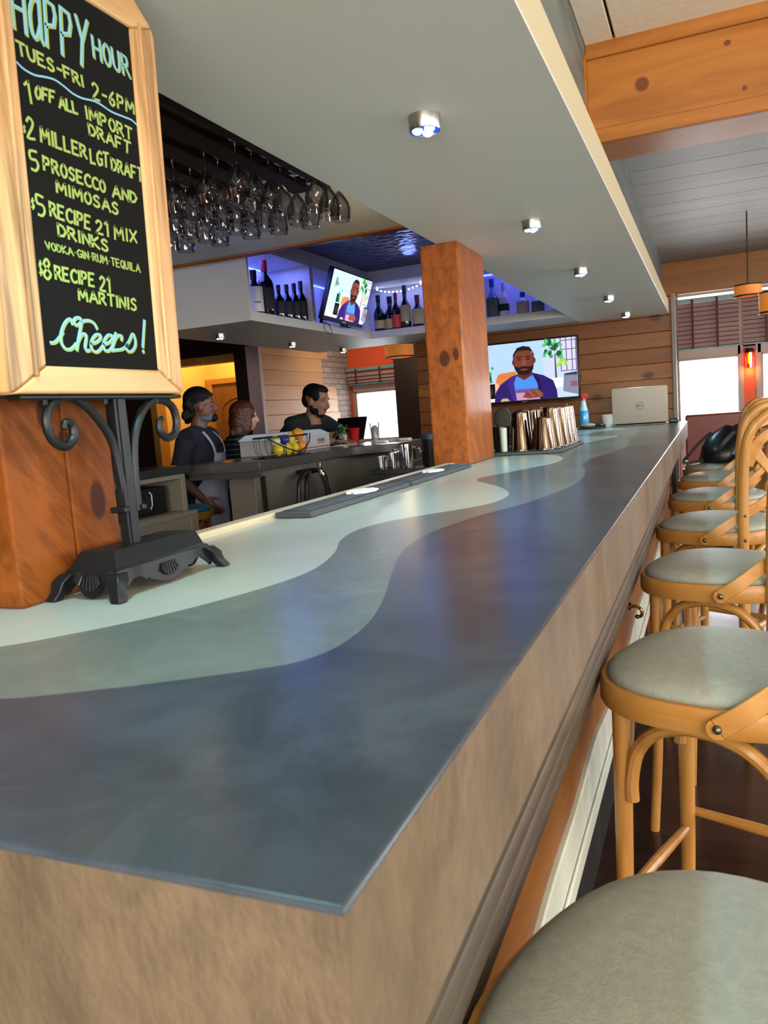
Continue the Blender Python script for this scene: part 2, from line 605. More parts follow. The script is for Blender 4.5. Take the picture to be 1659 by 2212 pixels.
struct('wall_kitchen', MB().box(-6.2, -6.1, 7.7, 8.85, 0, 2.8).box(-6.1, -4.69, 8.8, 8.9, 0, 2.8), m_yellow)
struct('ceiling_kitchen', MB().box(-6.2, -4.6, 7.7, 8.9, 2.76, 2.8), m_yellow)
m_door = wood('brown_door', '5e3a16', '845628', '2a140a', 'z', .4, .2)
door = MB().box(-6.0, -5.14, 8.775, 8.80, 0, 1.83).build('door_1', m_door, bevel=.004)
door['kind'] = 'structure'
MB().box(-6.09, -6.0, 8.74, 8.80, 0, 1.9).box(-5.14, -5.05, 8.74, 8.80, 0, 1.9).box(-6.0, -5.14, 8.74, 8.80, 1.83, 1.9).build('door_frame', m_door_trim, door, bevel=.004)
arch = [(-5.9, 8.772, 1.45)] + [(-5.57 - .33 * math.cos(a), 8.772, 1.45 + .2 * math.sin(a)) for a in [PI * i / 10 for i in range(1, 10)]] + [(-5.24, 8.772, 1.45), (-5.24, 8.772, .95), (-5.9, 8.772, .95)]
MB().tube(arch, .014, 6, closed=True).build('raised_panel', m_door, door)
MB().tube([(-5.9, 8.772, .15), (-5.24, 8.772, .15), (-5.24, 8.772, .85), (-5.9, 8.772, .85)], .014, 4, closed=True).build('raised_panel', m_door, door)
MB().box(-5.55, -5.32, 8.76, 8.774, 1.36, 1.47).build('sign_plate', M('white_plate', 'f0e6c8', .5), door)
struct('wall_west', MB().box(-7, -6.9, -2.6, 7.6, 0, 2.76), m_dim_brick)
struct('ceiling_left', MB().box(-7, -2.4, -2.7, 10, 2.76, 2.8).box(-2.4, -.47, 5.72, 10, 2.76, 2.8), M('dark_ceiling_paint', '2a1d18', .7))

# walls behind and to the right of the camera, with openings added for light
m_room_wall = wood('room_panelling', '5c3418', '8a5528', '331609', 'z', .5, .5)
m_room_upper = M('room_cream', 'b8a888', .7)
def pierced(fixed, lo, hi, holes, axis, name):
    t = MB()
    def seg(a, b_, z0, z1, m):
        if axis == 'x':
            t.box(a, b_, fixed[0], fixed[1], z0, z1, m)
        else:
            t.box(fixed[0], fixed[1], a, b_, z0, z1, m)
    c = lo
    for a, b_ in holes:
        seg(c, a, 0, 2.8, 0)
        seg(a, b_, 0, WZ0, 0)
        seg(a, b_, WZ1, 2.8, 1)
        c = b_
    seg(c, hi, 0, 2.8, 0)
    return struct(name, t, [m_room_wall, m_room_upper])
pierced((-3.15, -3.0), -7, 5, SOUTH, 'x', 'wall_south')
pierced((4.8, 4.95), -3, 10.1, EAST, 'y', 'wall_east')

# far window wall
t = MB()
t.box(-7, -4.5, 9.95, 10.1, 0, 2.8, 0)
t.box(-4.5, -3.58, 9.95, 10.1, 1.61, 2.8, 0)
t.box(-4.5, -3.58, 9.95, 10.1, 0, .93, 1)
t.box(-3.58, -.31, 9.95, 10.1, 0, 2.8, 0)
t.box(-.31, 5, 9.95, 10.1, 0, .85, 1)
t.box(-.31, 5, 9.95, 10.1, 2.383, 2.8, 0)
t.box(.385, .512, 9.93, 10.1, .85, 1.76, 0)
t.box(1.27, 5, 9.95, 10.1, .85, 2.4, 0)
struct('wall_far', t, [m_orange, m_red_brick])
struct('trim_post', MB().box(-3.60, -3.22, 9.2, 9.35, 0, 2.76), m_dark_wall)
m_pane = glass('window_glass', (1, 1, 1), .04)

def window(n, x0, x1, z0, z1, parts, bw=.04):
    w = MB().box(x0, x1, 10.02, 10.03, z0, z1).build('window_%d' % n, m_pane)
    w['kind'] = 'structure'
    fr = MB().box(x0 - .02, x0 + bw, 9.93, 10.06, z0, z1).box(x1 - bw, x1 + .02, 9.93, 10.06, z0, z1)
    fr.box(x0, x1, 9.93, 10.06, z0 - .03, z0 + .015).box(x0, x1, 9.93, 10.06, z1 - .02, z1 + .02)
    for (a, b_, c, d_) in parts:
        fr.box(a, b_, 9.92, 10.05, c, d_)
    fr.build('window_frame', m_frame, w, bevel=.004)
    return w
window(1, -4.5, -3.58, .95, 1.61, [(-4.5, -3.58, 1.61, 1.70)])
window(2, -.31, .345, .85, 1.65, [(-.31, .36, 1.65, 1.76), (.325, .385, .85, 1.76)], .015)
window(3, .57, 1.25, .85, 1.65, [(.53, 1.27, 1.65, 1.76), (.512, .57, .85, 1.76)], .02)
window(4, -.31, 1.27, 1.76, 2.383, [(.33, .39, 1.76, 2.383)], .015)
# ------------------------------------------------------------------ the bar
m_top_dark = concrete('bar_top_slate', '2b3139', '4c545d', .235, 0, 3.2, .06, mottle=.55, spec=.4)
m_top_olive = concrete('bar_top_olive', '5a615b', '767b72', .235, 0, 3.2, .06, mottle=.35, spec=.4)
m_top_cream = concrete('bar_top_cream', '9f9f94', 'b6b4a6', .235, 0, 3.2, .05)
m_bar_edge = concrete('bar_edge_tan', '57493b', '7f6c54', .5, 0, 9, .2, .5, (1, .8, .55), mottle=.45, bscale=130, bdist=.003)
m_mold = wood('dark_glossy_trim', '332d26', '5c5144', '1c1712', 'y', .42, .2, .0)
m_orange_wood = wood('orange_trim_wood', '5a3410', '87521c', '3a1c12', 'y', .4, .2)
m_white_panel = M('white_panel_paint', 'b9bcae', .45, var=.04, vs=6)
m_iron = M('black_iron', '101315', .42, .2, .35, var=.3, vs=14, bmp=.2, bs=60)
m_toe = M('dark_base', '14100e', .5)

WAVE_A = [(-.87, .44), (-.74, .50), (-.661, .553), (-.621, .599), (-.578, .662), (-.542, .74), (-.515, .825), (-.503, .902), (-.511, .979), (-.536, 1.069), (-.575, 1.17), (-.592, 1.273), (-.576, 1.365), (-.537, 1.439), (-.47, 1.535), (-.432, 1.615), (-.424, 1.711), (-.440, 1.812), (-.494, 1.946), (-.56, 2.058), (-.612, 2.15), (-.622, 2.248), (-.574, 2.386), (-.522, 2.558), (-.488, 2.683), (-.490, 2.872), (-.544, 3.066), (-.66, 3.25), (-.70, 3.45), (-.66, 3.65), (-.587, 3.8), (-.518, 4.055), (-.465, 4.304), (-.452, 4.433), (-.51, 4.55), (-.64, 4.62), (-.73, 4.8), (-.72, 5.02), (-.62, 5.25), (-.51, 5.4), (-.55, 5.6), (-.70, 5.75), (-.87, 5.85)]
WAVE_B = [(-.87, .33), (-.70, .375), (-.526, .433), (-.486, .451), (-.429, .483), (-.383, .513), (-.349, .537), (-.321, .566), (-.309, .615), (-.315, .692), (-.339, .786), (-.378, .907), (-.424, 1.067), (-.438, 1.212), (-.419, 1.364), (-.394, 1.469), (-.352, 1.611), (-.318, 1.82), (-.307, 2.015), (-.33, 2.3), (-.38, 2.6), (-.37, 2.9), (-.33, 3.2), (-.32, 3.6), (-.36, 4.0), (-.35, 4.5), (-.40, 5.1), (-.38, 5.5), (-.5, 5.9), (-.87, 6.05)]

bar = thing('bar_counter', 'long dyed concrete bar counter with wavy cream and grey bands on top', 'bar counter', (-.5, 3.3, 0))
X0, X1, Y0, Y1, ZT, ZB = -.905, -.143, .265, 6.275, 1.05, .935
t = MB()
br = .003
prof = [(0, ZB), (0, ZT - br)] + [(br - br * math.cos(a), ZT - br + br * math.sin(a)) for a in (PI / 8, PI / 4, 3 * PI / 8, PI / 2)]

def ring(i):
    o = prof[i][0]
    z = prof[i][1]
    return [(X0, Y0 + o, z), (X1 - o, Y0 + o, z), (X1 - o, Y1, z), (X0, Y1, z)]
for i in range(len(prof) - 1):
    a, b_ = ring(i), ring(i + 1)
    for j in range(4):
        k = (j + 1) % 4
        t.add([a[j], a[k], b_[k], b_[j]], [(0, 1, 2, 3)], 3 if i == 0 else 0)
t.add(ring(0), [(3, 2, 1, 0)], 3)
A = [(x, y) for x, y, *_ in spline([(x, y, 0) for x, y in WAVE_A], 5)]
B = [(x, y) for x, y, *_ in spline([(x, y, 0) for x, y in WAVE_B], 5)]
A[0] = (X0, A[0][1]); A[-1] = (X0, A[-1][1]); B[0] = (X0, B[0][1]); B[-1] = (X0, B[-1][1])
def face(poly, m):
    t.add([(x, y, ZT) for x, y in poly], [tuple(range(len(poly)))], m)
face(A[::-1] if False else A, 2)
face(B + A[::-1], 1)
face([(X0, Y0 + br), (X1 - br, Y0 + br), (X1 - br, Y1), (X0, Y1)] + B[::-1], 0)
slab = t.build('countertop', [m_top_dark, m_top_olive, m_top_cream, m_bar_edge], bar, smooth=True, angle=50)
import bmesh
bm = bmesh.new()
bm.from_mesh(slab.data)
bmesh.ops.triangulate(bm, faces=[q for q in bm.faces if len(q.verts) > 4], ngon_method='EAR_CLIP')
for q in bm.faces:
    if abs(q.normal.z) > .99 and q.calc_center_median().z > ZT - 1.06 and q.normal.z < 0 and q.material_index != 3:
        q.normal_flip()
bm.to_mesh(slab.data)
bm.free()
# raised rail along the bartender's side
m_rail = concrete('rail_cream', 'b3a384', 'c8ba9c', .3, 0, 5, .1)
for (a, b_) in ((.88, 2.77), (3.14, 6.27)):
    MB().box(-.905, -.868, a, b_, 1.045, 1.062).build('back_rail', m_rail, bar, bevel=.005)
# reeded crown trim under the slab: a stepped profile swept along the bar
pr = [(-.152, .935)]
for k in range(4):                                  # four half-round reeds stepping inwards
    c0, c1 = Vector((-.164 - .014 * k, 0, .925 - .057 * k)), Vector((-.178 - .014 * k, 0, .868 - .057 * k))
    md, hv = (c0 + c1) / 2, (c0 - c1) / 2
    ov = Vector((hv.z, 0, -hv.x)) * .42
    for q in range(9):
        a_ = PI * q / 8
        p_ = md + hv * math.cos(a_) * .86 + ov * math.sin(a_)
        pr.append((p_.x, p_.z))
pr += [(-.235, .69), (-.30, .69), (-.30, .935)]
MB().extrude([(x, .29, z) for x, z in pr], (0, 3.62, 0)).build('crown_trim', m_mold, bar, angle=60, bevel=.002)
MB().box(-.30, -.236, .30, 3.91, .50, .69).build('wood_band', m_orange_wood, bar, bevel=.004)
pan = []
n = 60
for i in range(n + 1):
    y = .31 + 3.6 * i / n
    pan.append((-.226, y, .545 + .010 * math.sin(y * 5.2) + .006 * math.sin(y * 13)))
pan += [(-.226, 3.91, .41), (-.226, .31, .41)]
pnl = MB().extrude(pan, (-.04, 0, 0))
pnl.box(-.226, -.220, .31, 3.91, .455, .470)
pnl.build('white_panel', m_white_panel, bar, bevel=.003)
MB().box(-.80, -.301, .31, 6.26, 0, .93).build('bar_base', m_toe, bar)

MB().box(-.301, -.28, 3.92, 6.27, 0, .934).build('plank_panel', m_plank, bar, bevel=.002)
MB().box(-.225, -.195, 5.38, 5.41, 0, .935).build('support_leg', m_iron, bar, bevel=.004)
# purse hooks under the overhang
m_brass = M('dark_brass', '6b5a30', .25, 1)
hk = ['brass purse hook under the bar beside the second stool back', 'brass purse hook under the bar past the fourth stool', 'shiny brass purse hook under the bar by the sixth stool', 'last brass purse hook under the bar near the black bag']
for i, y in enumerate((2.43, 3.9, 5.2, 6.0)):
    h = thing('purse_hook', hk[i], 'hook', (-.22, y, .6), 'purse hooks under the bar')
    MB().tube([(-.2355, y, .62), (-.229, y, .62)], .012, 12).build('plate', m_brass, h)
    MB().tube(spline([(-.229, y, .62), (-.21, y, .618), (-.199, y, .606), (-.201, y, .591), (-.213, y, .588)], 5), .005, 8).ell((-.213, y, .588), (.007, .007, .007), 10, 6).build('hook', m_brass, h)

# timber posts standing on the bar
m_post = wood('post_timber', '76380f', 'ab5f22', '35150a', 'z', .4, 0, .06, .55, saw=.5, marks=[((-.003, -.178, .393), (.022, .03, .034)), ((.041, -.178, .405), (.012, .03, .026))])
m_post_n = wood('post_timber_wide', '5c2d0c', '8a4c19', '2c120a', 'z', .55, 0, 0, .45, spec=.15, saw=.55, marks=[((.126, -.142, .235), (.03, .014, .022)), ((.126, -.066, .116), (.03, .016, .030)), ((.126, -.115, .205), (.03, .010, .010))])
p = thing('timber_post', 'square reddish timber post standing on the bar beside the metal shakers', 'post', (-.88, 2.95, 1.05))
MB().box(-.952, -.81, 2.772, 3.128, 1.05, 1.85).build('shaft', m_post, p, bevel=.006)
p = thing('timber_post', 'wide knotty timber post right behind the chalkboard sign', 'post', (-.9, .9, 1.05))
t = MB().box(-1.05, -.774, .687, .7855, 1.05, 1.85)
t.box(-1.05, -.7745, .7865, .872, 1.05, 1.85)
t.build('shaft', m_post_n, p, bevel=.004)

# rubber mats and coasters along the bartender's side
m_rubber = M('grey_rubber', '3d4046', .55, bmp=.6, bs=320, bd=.002)
m_paper = M('white_paper', 'e2e2da', .6)
for i, (a, b_) in enumerate(((1.445, 2.04), (2.06, 2.665))):
    o = MB()
    xs = (-.862, -.775)
    o.box(xs[0], xs[1], a, b_, 1.051, 1.063)
    for k in range(60):
        yy = a + .02 + (b_ - a - .04) * k / 59
        o.box(xs[0] + .008, xs[1] - .008, yy - .0018, yy + .0018, 1.063, 1.0655)
    tag(o.build('bar_mat', m_rubber, bevel=.003), ['ribbed rubber bar mat on the bar, the one close to the chalkboard', 'ribbed rubber bar mat on the bar reaching the timber post'][i], 'bar mat', 'rubber mats along the bar')
def scallop_disc(cx, cy, z, r):
    pts = []
    for k in range(40):
        a = 2 * PI * k / 40
        q = r * (1 + .07 * math.cos(9 * a))
        pts.append((cx + q * math.cos(a) * .8, cy + q * math.sin(a) * 1.25, z))
    return MB().extrude(pts, (0, 0, .004))
tag(scallop_disc(-.815, 1.80, 1.0657, .046).build('coaster', m_paper), 'white scalloped paper coaster on the mat close to the chalkboard', 'coaster', 'paper coasters on the mats')
tag(scallop_disc(-.815, 2.36, 1.0657, .042).build('coaster', m_paper), 'white scalloped paper coaster on the mat by the timber post', 'coaster', 'paper coasters on the mats')

# puck lamps on the soffit
m_chrome = M('brushed_nickel', 'b9b4aa', .28, 1)
m_led = emitter('led_lens', '9cc4ff', 3)
m_lampface = M('lamp_face', '2f66d8', .35, emit=.5)
spots = [((-.52, .53, 1.85), 'n'), ((-.52, 1.60, 1.85), 'largest'), ((-.52, 2.66, 1.85), ''), ((-.52, 3.74, 1.85), ''), ((-.52, 4.85, 1.85), ''), ((-.52, 5.9, 1.85), '')]
pl = ['nickel puck lamp on the soffit right above the chalkboard sign', 'round nickel puck lamp on the soffit before the timber post, three bright LEDs', 'second nickel puck lamp on the soffit, just past the timber post', 'third puck lamp along the bar soffit counting from the big one', 'fourth puck lamp along the bar soffit counting from the big one', 'last small puck lamp on the soffit by the plank wall',
      'puck lamp under the bottle shelf above the man in the apron', 'puck lamp under the bottle shelf between woman and black-shirted man', 'puck lamp under the bottle shelf corner above the window']
def puck(x, y, z, label, group, r=.033, e=1.6):
    k = thing('puck_lamp', label, 'lamp', (x, y, z - .03), group)
    MB().lathe([(r, 0), (r, -.026), (r * .95, -.03), (r * .90, -.03), (r * .9, -.026), (0, -.026)], (x, y, z), 28).build('housing', m_chrome, k)
    MB().lathe([(r * .89, -.0265), (0, -.0265)], (x, y, z), 24).build('face', m_lampface, k)
    for j in range(3):
        a = 2 * PI * j / 3 - .6
        MB().lathe([(r * .34, -.0265), (r * .34, -.031), (r * .2, -.035), (0, -.036)], (x + r * .46 * math.cos(a), y + r * .46 * math.sin(a), z), 12).build('lens', m_led, k)
    lamp('puck_light', 'SPOT', (x, y, z - .045), e, (.36, .84, 1), .03, (0, 0, 0), spot=1.9, blend=1)
for i, (c, _) in enumerate(spots):
    puck(*c, pl[i], 'puck lamps along the bar soffit', .033 if i == 1 else .031, 20)
for i, y in enumerate((4.32, 5.27, 6.16)):
    puck(-2.86, y, 1.85, pl[6 + i], 'puck lamps under the bottle shelf', .03, 2.5)
# ------------------------------------------------------------------ stroke lettering
GL = {
 'A': [[(0, 0), (.45, 1), (.9, 0)], [(.18, .36), (.72, .36)]], 'B': [[(0, 0), (0, 1), (.5, .95), (.5, .55), (0, .52), (.6, .45), (.6, .05), (0, 0)]],
 'C': [[(.75, .85), (.5, 1), (.15, .8), (.05, .45), (.2, .1), (.5, 0), (.75, .12)]], 'D': [[(0, 0), (0, 1), (.45, .9), (.72, .5), (.45, .08), (0, 0)]],
 'E': [[(.65, 1), (0, 1), (0, 0), (.65, 0)], [(0, .52), (.5, .52)]], 'F': [[(.65, 1), (0, 1), (0, 0)], [(0, .52), (.5, .52)]],
 'G': [[(.75, .85), (.45, 1), (.1, .75), (.05, .35), (.3, 0), (.75, .1), (.75, .45), (.45, .45)]], 'H': [[(0, 0), (0, 1)], [(.7, 0), (.7, 1)], [(0, .5), (.7, .5)]],
 'I': [[(.1, 0), (.1, 1)]], 'K': [[(0, 0), (0, 1)], [(.65, 1), (0, .45), (.7, 0)]], 'L': [[(0, 1), (0, 0), (.6, 0)]],
 'M': [[(0, 0), (.08, 1), (.45, .35), (.82, 1), (.9, 0)]], 'N': [[(0, 0), (0, 1), (.7, 0), (.7, 1)]],
 'O': [[(.35, 1), (.08, .75), (.05, .35), (.3, 0), (.6, .15), (.7, .55), (.55, .9), (.35, 1)]], 'P': [[(0, 0), (0, 1), (.5, .95), (.6, .75), (.5, .52), (0, .45)]],
 'Q': [[(.35, 1), (.08, .75), (.05, .35), (.3, 0), (.6, .15), (.7, .55), (.55, .9), (.35, 1)], [(.4, .25), (.75, -.08)]],
 'R': [[(0, 0), (0, 1), (.5, .95), (.58, .75), (.48, .55), (0, .48)], [(.25, .5), (.7, 0)]], 'S': [[(.62, .88), (.35, 1), (.08, .8), (.2, .58), (.55, .42), (.6, .15), (.3, 0), (0, .12)]],
 'T': [[(0, 1), (.8, 1)], [(.4, 1), (.4, 0)]], 'U': [[(0, 1), (.03, .25), (.3, 0), (.6, .2), (.68, 1)]], 'V': [[(0, 1), (.38, 0), (.75, 1)]],
 'X': [[(0, 1), (.7, 0)], [(.7, 1), (0, 0)]], 'Y': [[(0, 1), (.38, .55)], [(.75, 1), (.38, .5), (.3, 0)]],
 '1': [[(0, .82), (.3, 1), (.3, 0)]], '2': [[(0, .8), (.25, 1), (.58, .8), (.45, .5), (0, .02), (.65, 0)]], '5': [[(.6, 1), (.1, 1), (.08, .6), (.5, .55), (.62, .25), (.35, 0), (.02, .06)]],
 '6': [[(.5, 1), (.15, .6), (.05, .25), (.3, 0), (.58, .2), (.4, .48), (.08, .35)]], '8': [[(.3, .53), (.05, .78), (.3, 1), (.55, .78), (.3, .53), (0, .25), (.3, 0), (.62, .25), (.3, .53)]],
 '-': [[(.05, .48), (.5, .48)]], '$': [[(.62, .8), (.35, .92), (.08, .75), (.2, .56), (.55, .42), (.6, .2), (.3, .08), (0, .18)], [(.32, 1.05), (.32, -.05)]],
 '*': [[(.1, .48), (.16, .48)]], 'a': [[(.6, .82), (.3, .88), (.05, .55), (.1, .12), (.35, .05), (.6, .35)], [(.62, 1.0), (.62, .1), (.75, 0)]],
 ' ': [],
}
GW = {'I': .2, '1': .42, '*': .3, '-': .55, ' ': .4, 'M': .95, 'A': .9, 'T': .8}

def strokes(text):
    """-> list of polylines in a unit box (x 0..1, y 0..1)"""
    out, x = [], 0.0
    for ch in text:
        for pl_ in GL[ch]:
            out.append([(x + a, b_) for a, b_ in pl_])
        x += GW.get(ch, .72) + .24
    wid = max(x - .24, .01)
    return [[(a / wid, b_) for a, b_ in q] for q in out]

def ribbon(mb, pts, place, w, t, m=0):
    """flat marker stroke: pts are 2-D points in metres on a surface, place(u, v, h) -> 3-D"""
    P = [Vector((a, b_)) for a, b_ in pts]
    P = [p for i, p in enumerate(P) if i == 0 or (p - P[i - 1]).length > 1e-6]
    n = len(P)
    LEVEL[0] += 1
    t = t + 2e-6 * (LEVEL[0] % 60)
    d0 = [(P[i + 1] - P[i]).normalized() for i in range(n - 1)]
    P[0] = P[0] - d0[0] * w * .3
    P[-1] = P[-1] + d0[-1] * w * .3
    L_, R_ = [], []
    for i in range(n):
        a, b_ = d0[max(i - 1, 0)], d0[min(i, n - 2)]
        if a.dot(b_) < -.2 and 0 < i < n - 1:          # sharp turn: square the corner off
            for e in (a, b_):
                m_ = Vector((-e.y, e.x)) * (w / 2)
                q = P[i] + (e if e is a else -e) * w * .3
                L_.append(q + m_)
                R_.append(q - m_)
            continue
        e = (a + b_).normalized()
        m_ = Vector((-e.y, e.x))
        k = min(1.5, 1 / max(.4, m_.dot(Vector((-a.y, a.x)))))
        L_.append(P[i] + m_ * (w / 2 * k))
        R_.append(P[i] - m_ * (w / 2 * k))
    k = len(L_)
    vs = [place(q.x, q.y, t) for q in L_] + [place(q.x, q.y, t) for q in R_] + [place(q.x, q.y, 0) for q in L_] + [place(q.x, q.y, 0) for q in R_]
    fs = []
    for i in range(k - 1):
        fs += [(k + i, k + i + 1, i + 1, i), (i, i + 1, 2 * k + i + 1, 2 * k + i), (k + i + 1, k + i, 3 * k + i, 3 * k + i + 1)]
    mb.add(vs, fs, m)
LEVEL = [0]

# ------------------------------------------------------------------ chalkboard sign
m_chalk = M('chalkboard_black', '0b0a07', .85, spec=.15, var=.2, vs=9)
m_signwood = wood('sign_pine', '96622f', 'cba672', '4a2a14', 'z', .4, .4, 0, .9, 5, .07, streak=.7)
m_signwood_y = wood('sign_pine_rail', '9a6c38', 'c8a470', '8a5a34', 'y', .4, .3, 0, .8, 5, .06, streak=.25)
m_lime = M('lime_chalk', '84994a', .85)
m_sky = M('blue_chalk', '6fa3b2', .85)
sg = thing('chalkboard_sign', 'framed chalkboard happy hour sign on a black iron stand on the bar', 'sign', (-.72, .83, 1.05))
XF, XB = -.700, -.728
TILT = .035      # the board leans a little along its own plane
def sy(y, z):
    return y + (z - 1.336) * TILT
def bar_poly(pts, name, m, bev=.004):
    o = MB().extrude([(XB, sy(y, z), z) for y, z in pts], (XF - XB, 0, 0))
    return o.build(name, m, sg, bevel=bev, seg=3)
yo0, yo1, yi0, yi1, zo0, zo1, zi0, zi1 = .648, .952, .700, .901, 1.305, 1.842, 1.337, 1.79
bar_poly([(yo0, zo0), (yo0, zo1), (yi0, zi1), (yi0, zi0)], 'frame_stile', m_signwood)
bar_poly([(yo1, zo0), (yi1, zi0), (yi1, zi1), (yo1 - .004, zo1 - .035), (yo1, zo1 - .05)], 'frame_stile', m_signwood)
bar_poly([(yo0, zo0), (yi0, zi0), (yi1, zi0), (yo1, zo0)], 'frame_rail', m_signwood_y)
bar_poly([(yo0, zo1), (yo1 - .05, zo1), (yo1 - .004, zo1 - .035), (yi1, zi1), (yi0, zi1)], 'frame_rail', m_signwood_y)
# routed inner and outer beads on the frame
for nm, mm, pts in (('bead', m_signwood, [(yi0 - .018, zi0 - .012), (yi0 - .018, zi1 + .016)]), ('bead', m_signwood, [(yi1 + .018, zi0 - .012), (yi1 + .018, zi1 + .012)]),
                ):
    MB().tube([(XF, sy(y, z), z) for y, z in pts], .0035, 6).build(nm, mm, sg)
panel = MB().extrude([(-.724, sy(y, z), z) for y, z in ((yi0 - .002, zi0 - .002), (yi0 - .002, zi1 + .002), (yi1 + .002, zi1 + .002), (yi1 + .002, zi0 - .002))], (.0205, 0, 0)).build('chalk_panel', m_chalk, sg)
MB().extrude([(-.735, sy(y, z), z) for y, z in ((yo0 - .003, zo0 - .003), (yo0 - .003, zo1), (yo1 + .003, zo1), (yo1 + .003, zo0 - .003))], (.007, 0, 0)).build('back_plate', m_iron, sg)
XT = -.7033
def on_board(u, v, h):
    return (XT + h, u, v)
TEXT = [
('HaPPY','w2',(0.7147, 1.7092),(0.8274, 1.7065),(0.7163, 1.7586),(0.8352, 1.7658)),
('HOUR','w1',(0.8416, 1.7248),(0.9091, 1.7239),(0.8419, 1.7513),(0.9076, 1.7492)),
('TUES-FRI','n',(0.7159, 1.682),(0.8171, 1.6809),(0.7149, 1.6958),(0.8163, 1.6936)),
('2-6PM','n',(0.8319, 1.6726),(0.9095, 1.6778),(0.8321, 1.6922),(0.9108, 1.6924)),
('1','n',(0.7227, 1.6326),(0.7287, 1.6332),(0.7188, 1.6545),(0.7284, 1.6572)),
('OFF','n',(0.7343, 1.6414),(0.7638, 1.6445),(0.7365, 1.6549),(0.766, 1.6584)),
('ALL','n',(0.7707, 1.6421),(0.8013, 1.6443),(0.7719, 1.655),(0.8004, 1.6569)),
('IMPORT','n',(0.815, 1.6437),(0.8986, 1.6408),(0.8143, 1.658),(0.9, 1.6562)),
('DRAFT','n',(0.8179, 1.6251),(0.8919, 1.6218),(0.817, 1.6381),(0.8944, 1.6367)),
('$','t',(0.7099, 1.5965),(0.7129, 1.5968),(0.7106, 1.6043),(0.7135, 1.6045)),
('2','n',(0.7153, 1.5924),(0.7265, 1.5937),(0.7165, 1.6149),(0.7277, 1.617)),
('MILLER','n',(0.735, 1.5935),(0.8077, 1.5938),(0.7361, 1.6106),(0.8081, 1.6084)),
('LGT','n',(0.8142, 1.5906),(0.8459, 1.5929),(0.8149, 1.6068),(0.8478, 1.6107)),
('DRAFT','n',(0.8521, 1.5916),(0.9114, 1.5903),(0.8524, 1.6062),(0.9131, 1.6076)),
('5','n',(0.7146, 1.5573),(0.7276, 1.5586),(0.7138, 1.5781),(0.7276, 1.5799)),
('PROSECCO','n',(0.7343, 1.5622),(0.8349, 1.5593),(0.735, 1.5773),(0.8351, 1.573)),
('AND','n',(0.8474, 1.557),(0.8942, 1.559),(0.8488, 1.5719),(0.8952, 1.5721)),
('MIMOSAS','n',(0.7504, 1.541),(0.8548, 1.5359),(0.7507, 1.5537),(0.8561, 1.5501)),
('$','t',(0.708, 1.5135),(0.7125, 1.5132),(0.7089, 1.5253),(0.7136, 1.525)),
('5','n',(0.7167, 1.5076),(0.7291, 1.5094),(0.7154, 1.5312),(0.729, 1.5296)),
('RECIPE','n',(0.7357, 1.5113),(0.7993, 1.5072),(0.7364, 1.5267),(0.802, 1.5232)),
('21','n',(0.8103, 1.5056),(0.8322, 1.5045),(0.8107, 1.5207),(0.8331, 1.5228)),
('MIX','n',(0.8428, 1.5034),(0.8853, 1.5062),(0.8433, 1.5197),(0.8866, 1.521)),
('DRINKS','n',(0.7448, 1.4904),(0.8278, 1.4849),(0.7452, 1.5039),(0.828, 1.4987)),
('VODKA*GIN*RUM*TEQUILA','t',(0.7229, 1.4714),(0.8858, 1.4672),(0.7217, 1.4798),(0.8863, 1.4773)),
('$','t',(0.7074, 1.4402),(0.7121, 1.4402),(0.7088, 1.4561),(0.7134, 1.4555)),
('8','n',(0.7137, 1.4365),(0.7262, 1.4371),(0.7157, 1.4591),(0.7273, 1.4602)),
('RECIPE','n',(0.7318, 1.4388),(0.7949, 1.4377),(0.7324, 1.4536),(0.7964, 1.4529)),
('21','n',(0.8047, 1.4345),(0.8235, 1.4335),(0.8064, 1.4513),(0.8245, 1.4523)),
('MARTINIS','n',(0.7658, 1.4182),(0.8699, 1.4153),(0.766, 1.4307),(0.8712, 1.4301)),
]
WAVE = [(0.7127, 1.6722), (0.7218, 1.6681), (0.7367, 1.667), (0.7511, 1.6701), (0.7675, 1.6726), (0.7818, 1.6703), (0.7962, 1.6664), (0.8117, 1.6661), (0.8303, 1.6693), (0.8448, 1.6691), (0.8635, 1.6664), (0.8881, 1.6675), (0.902, 1.668), (0.9127, 1.6644)]
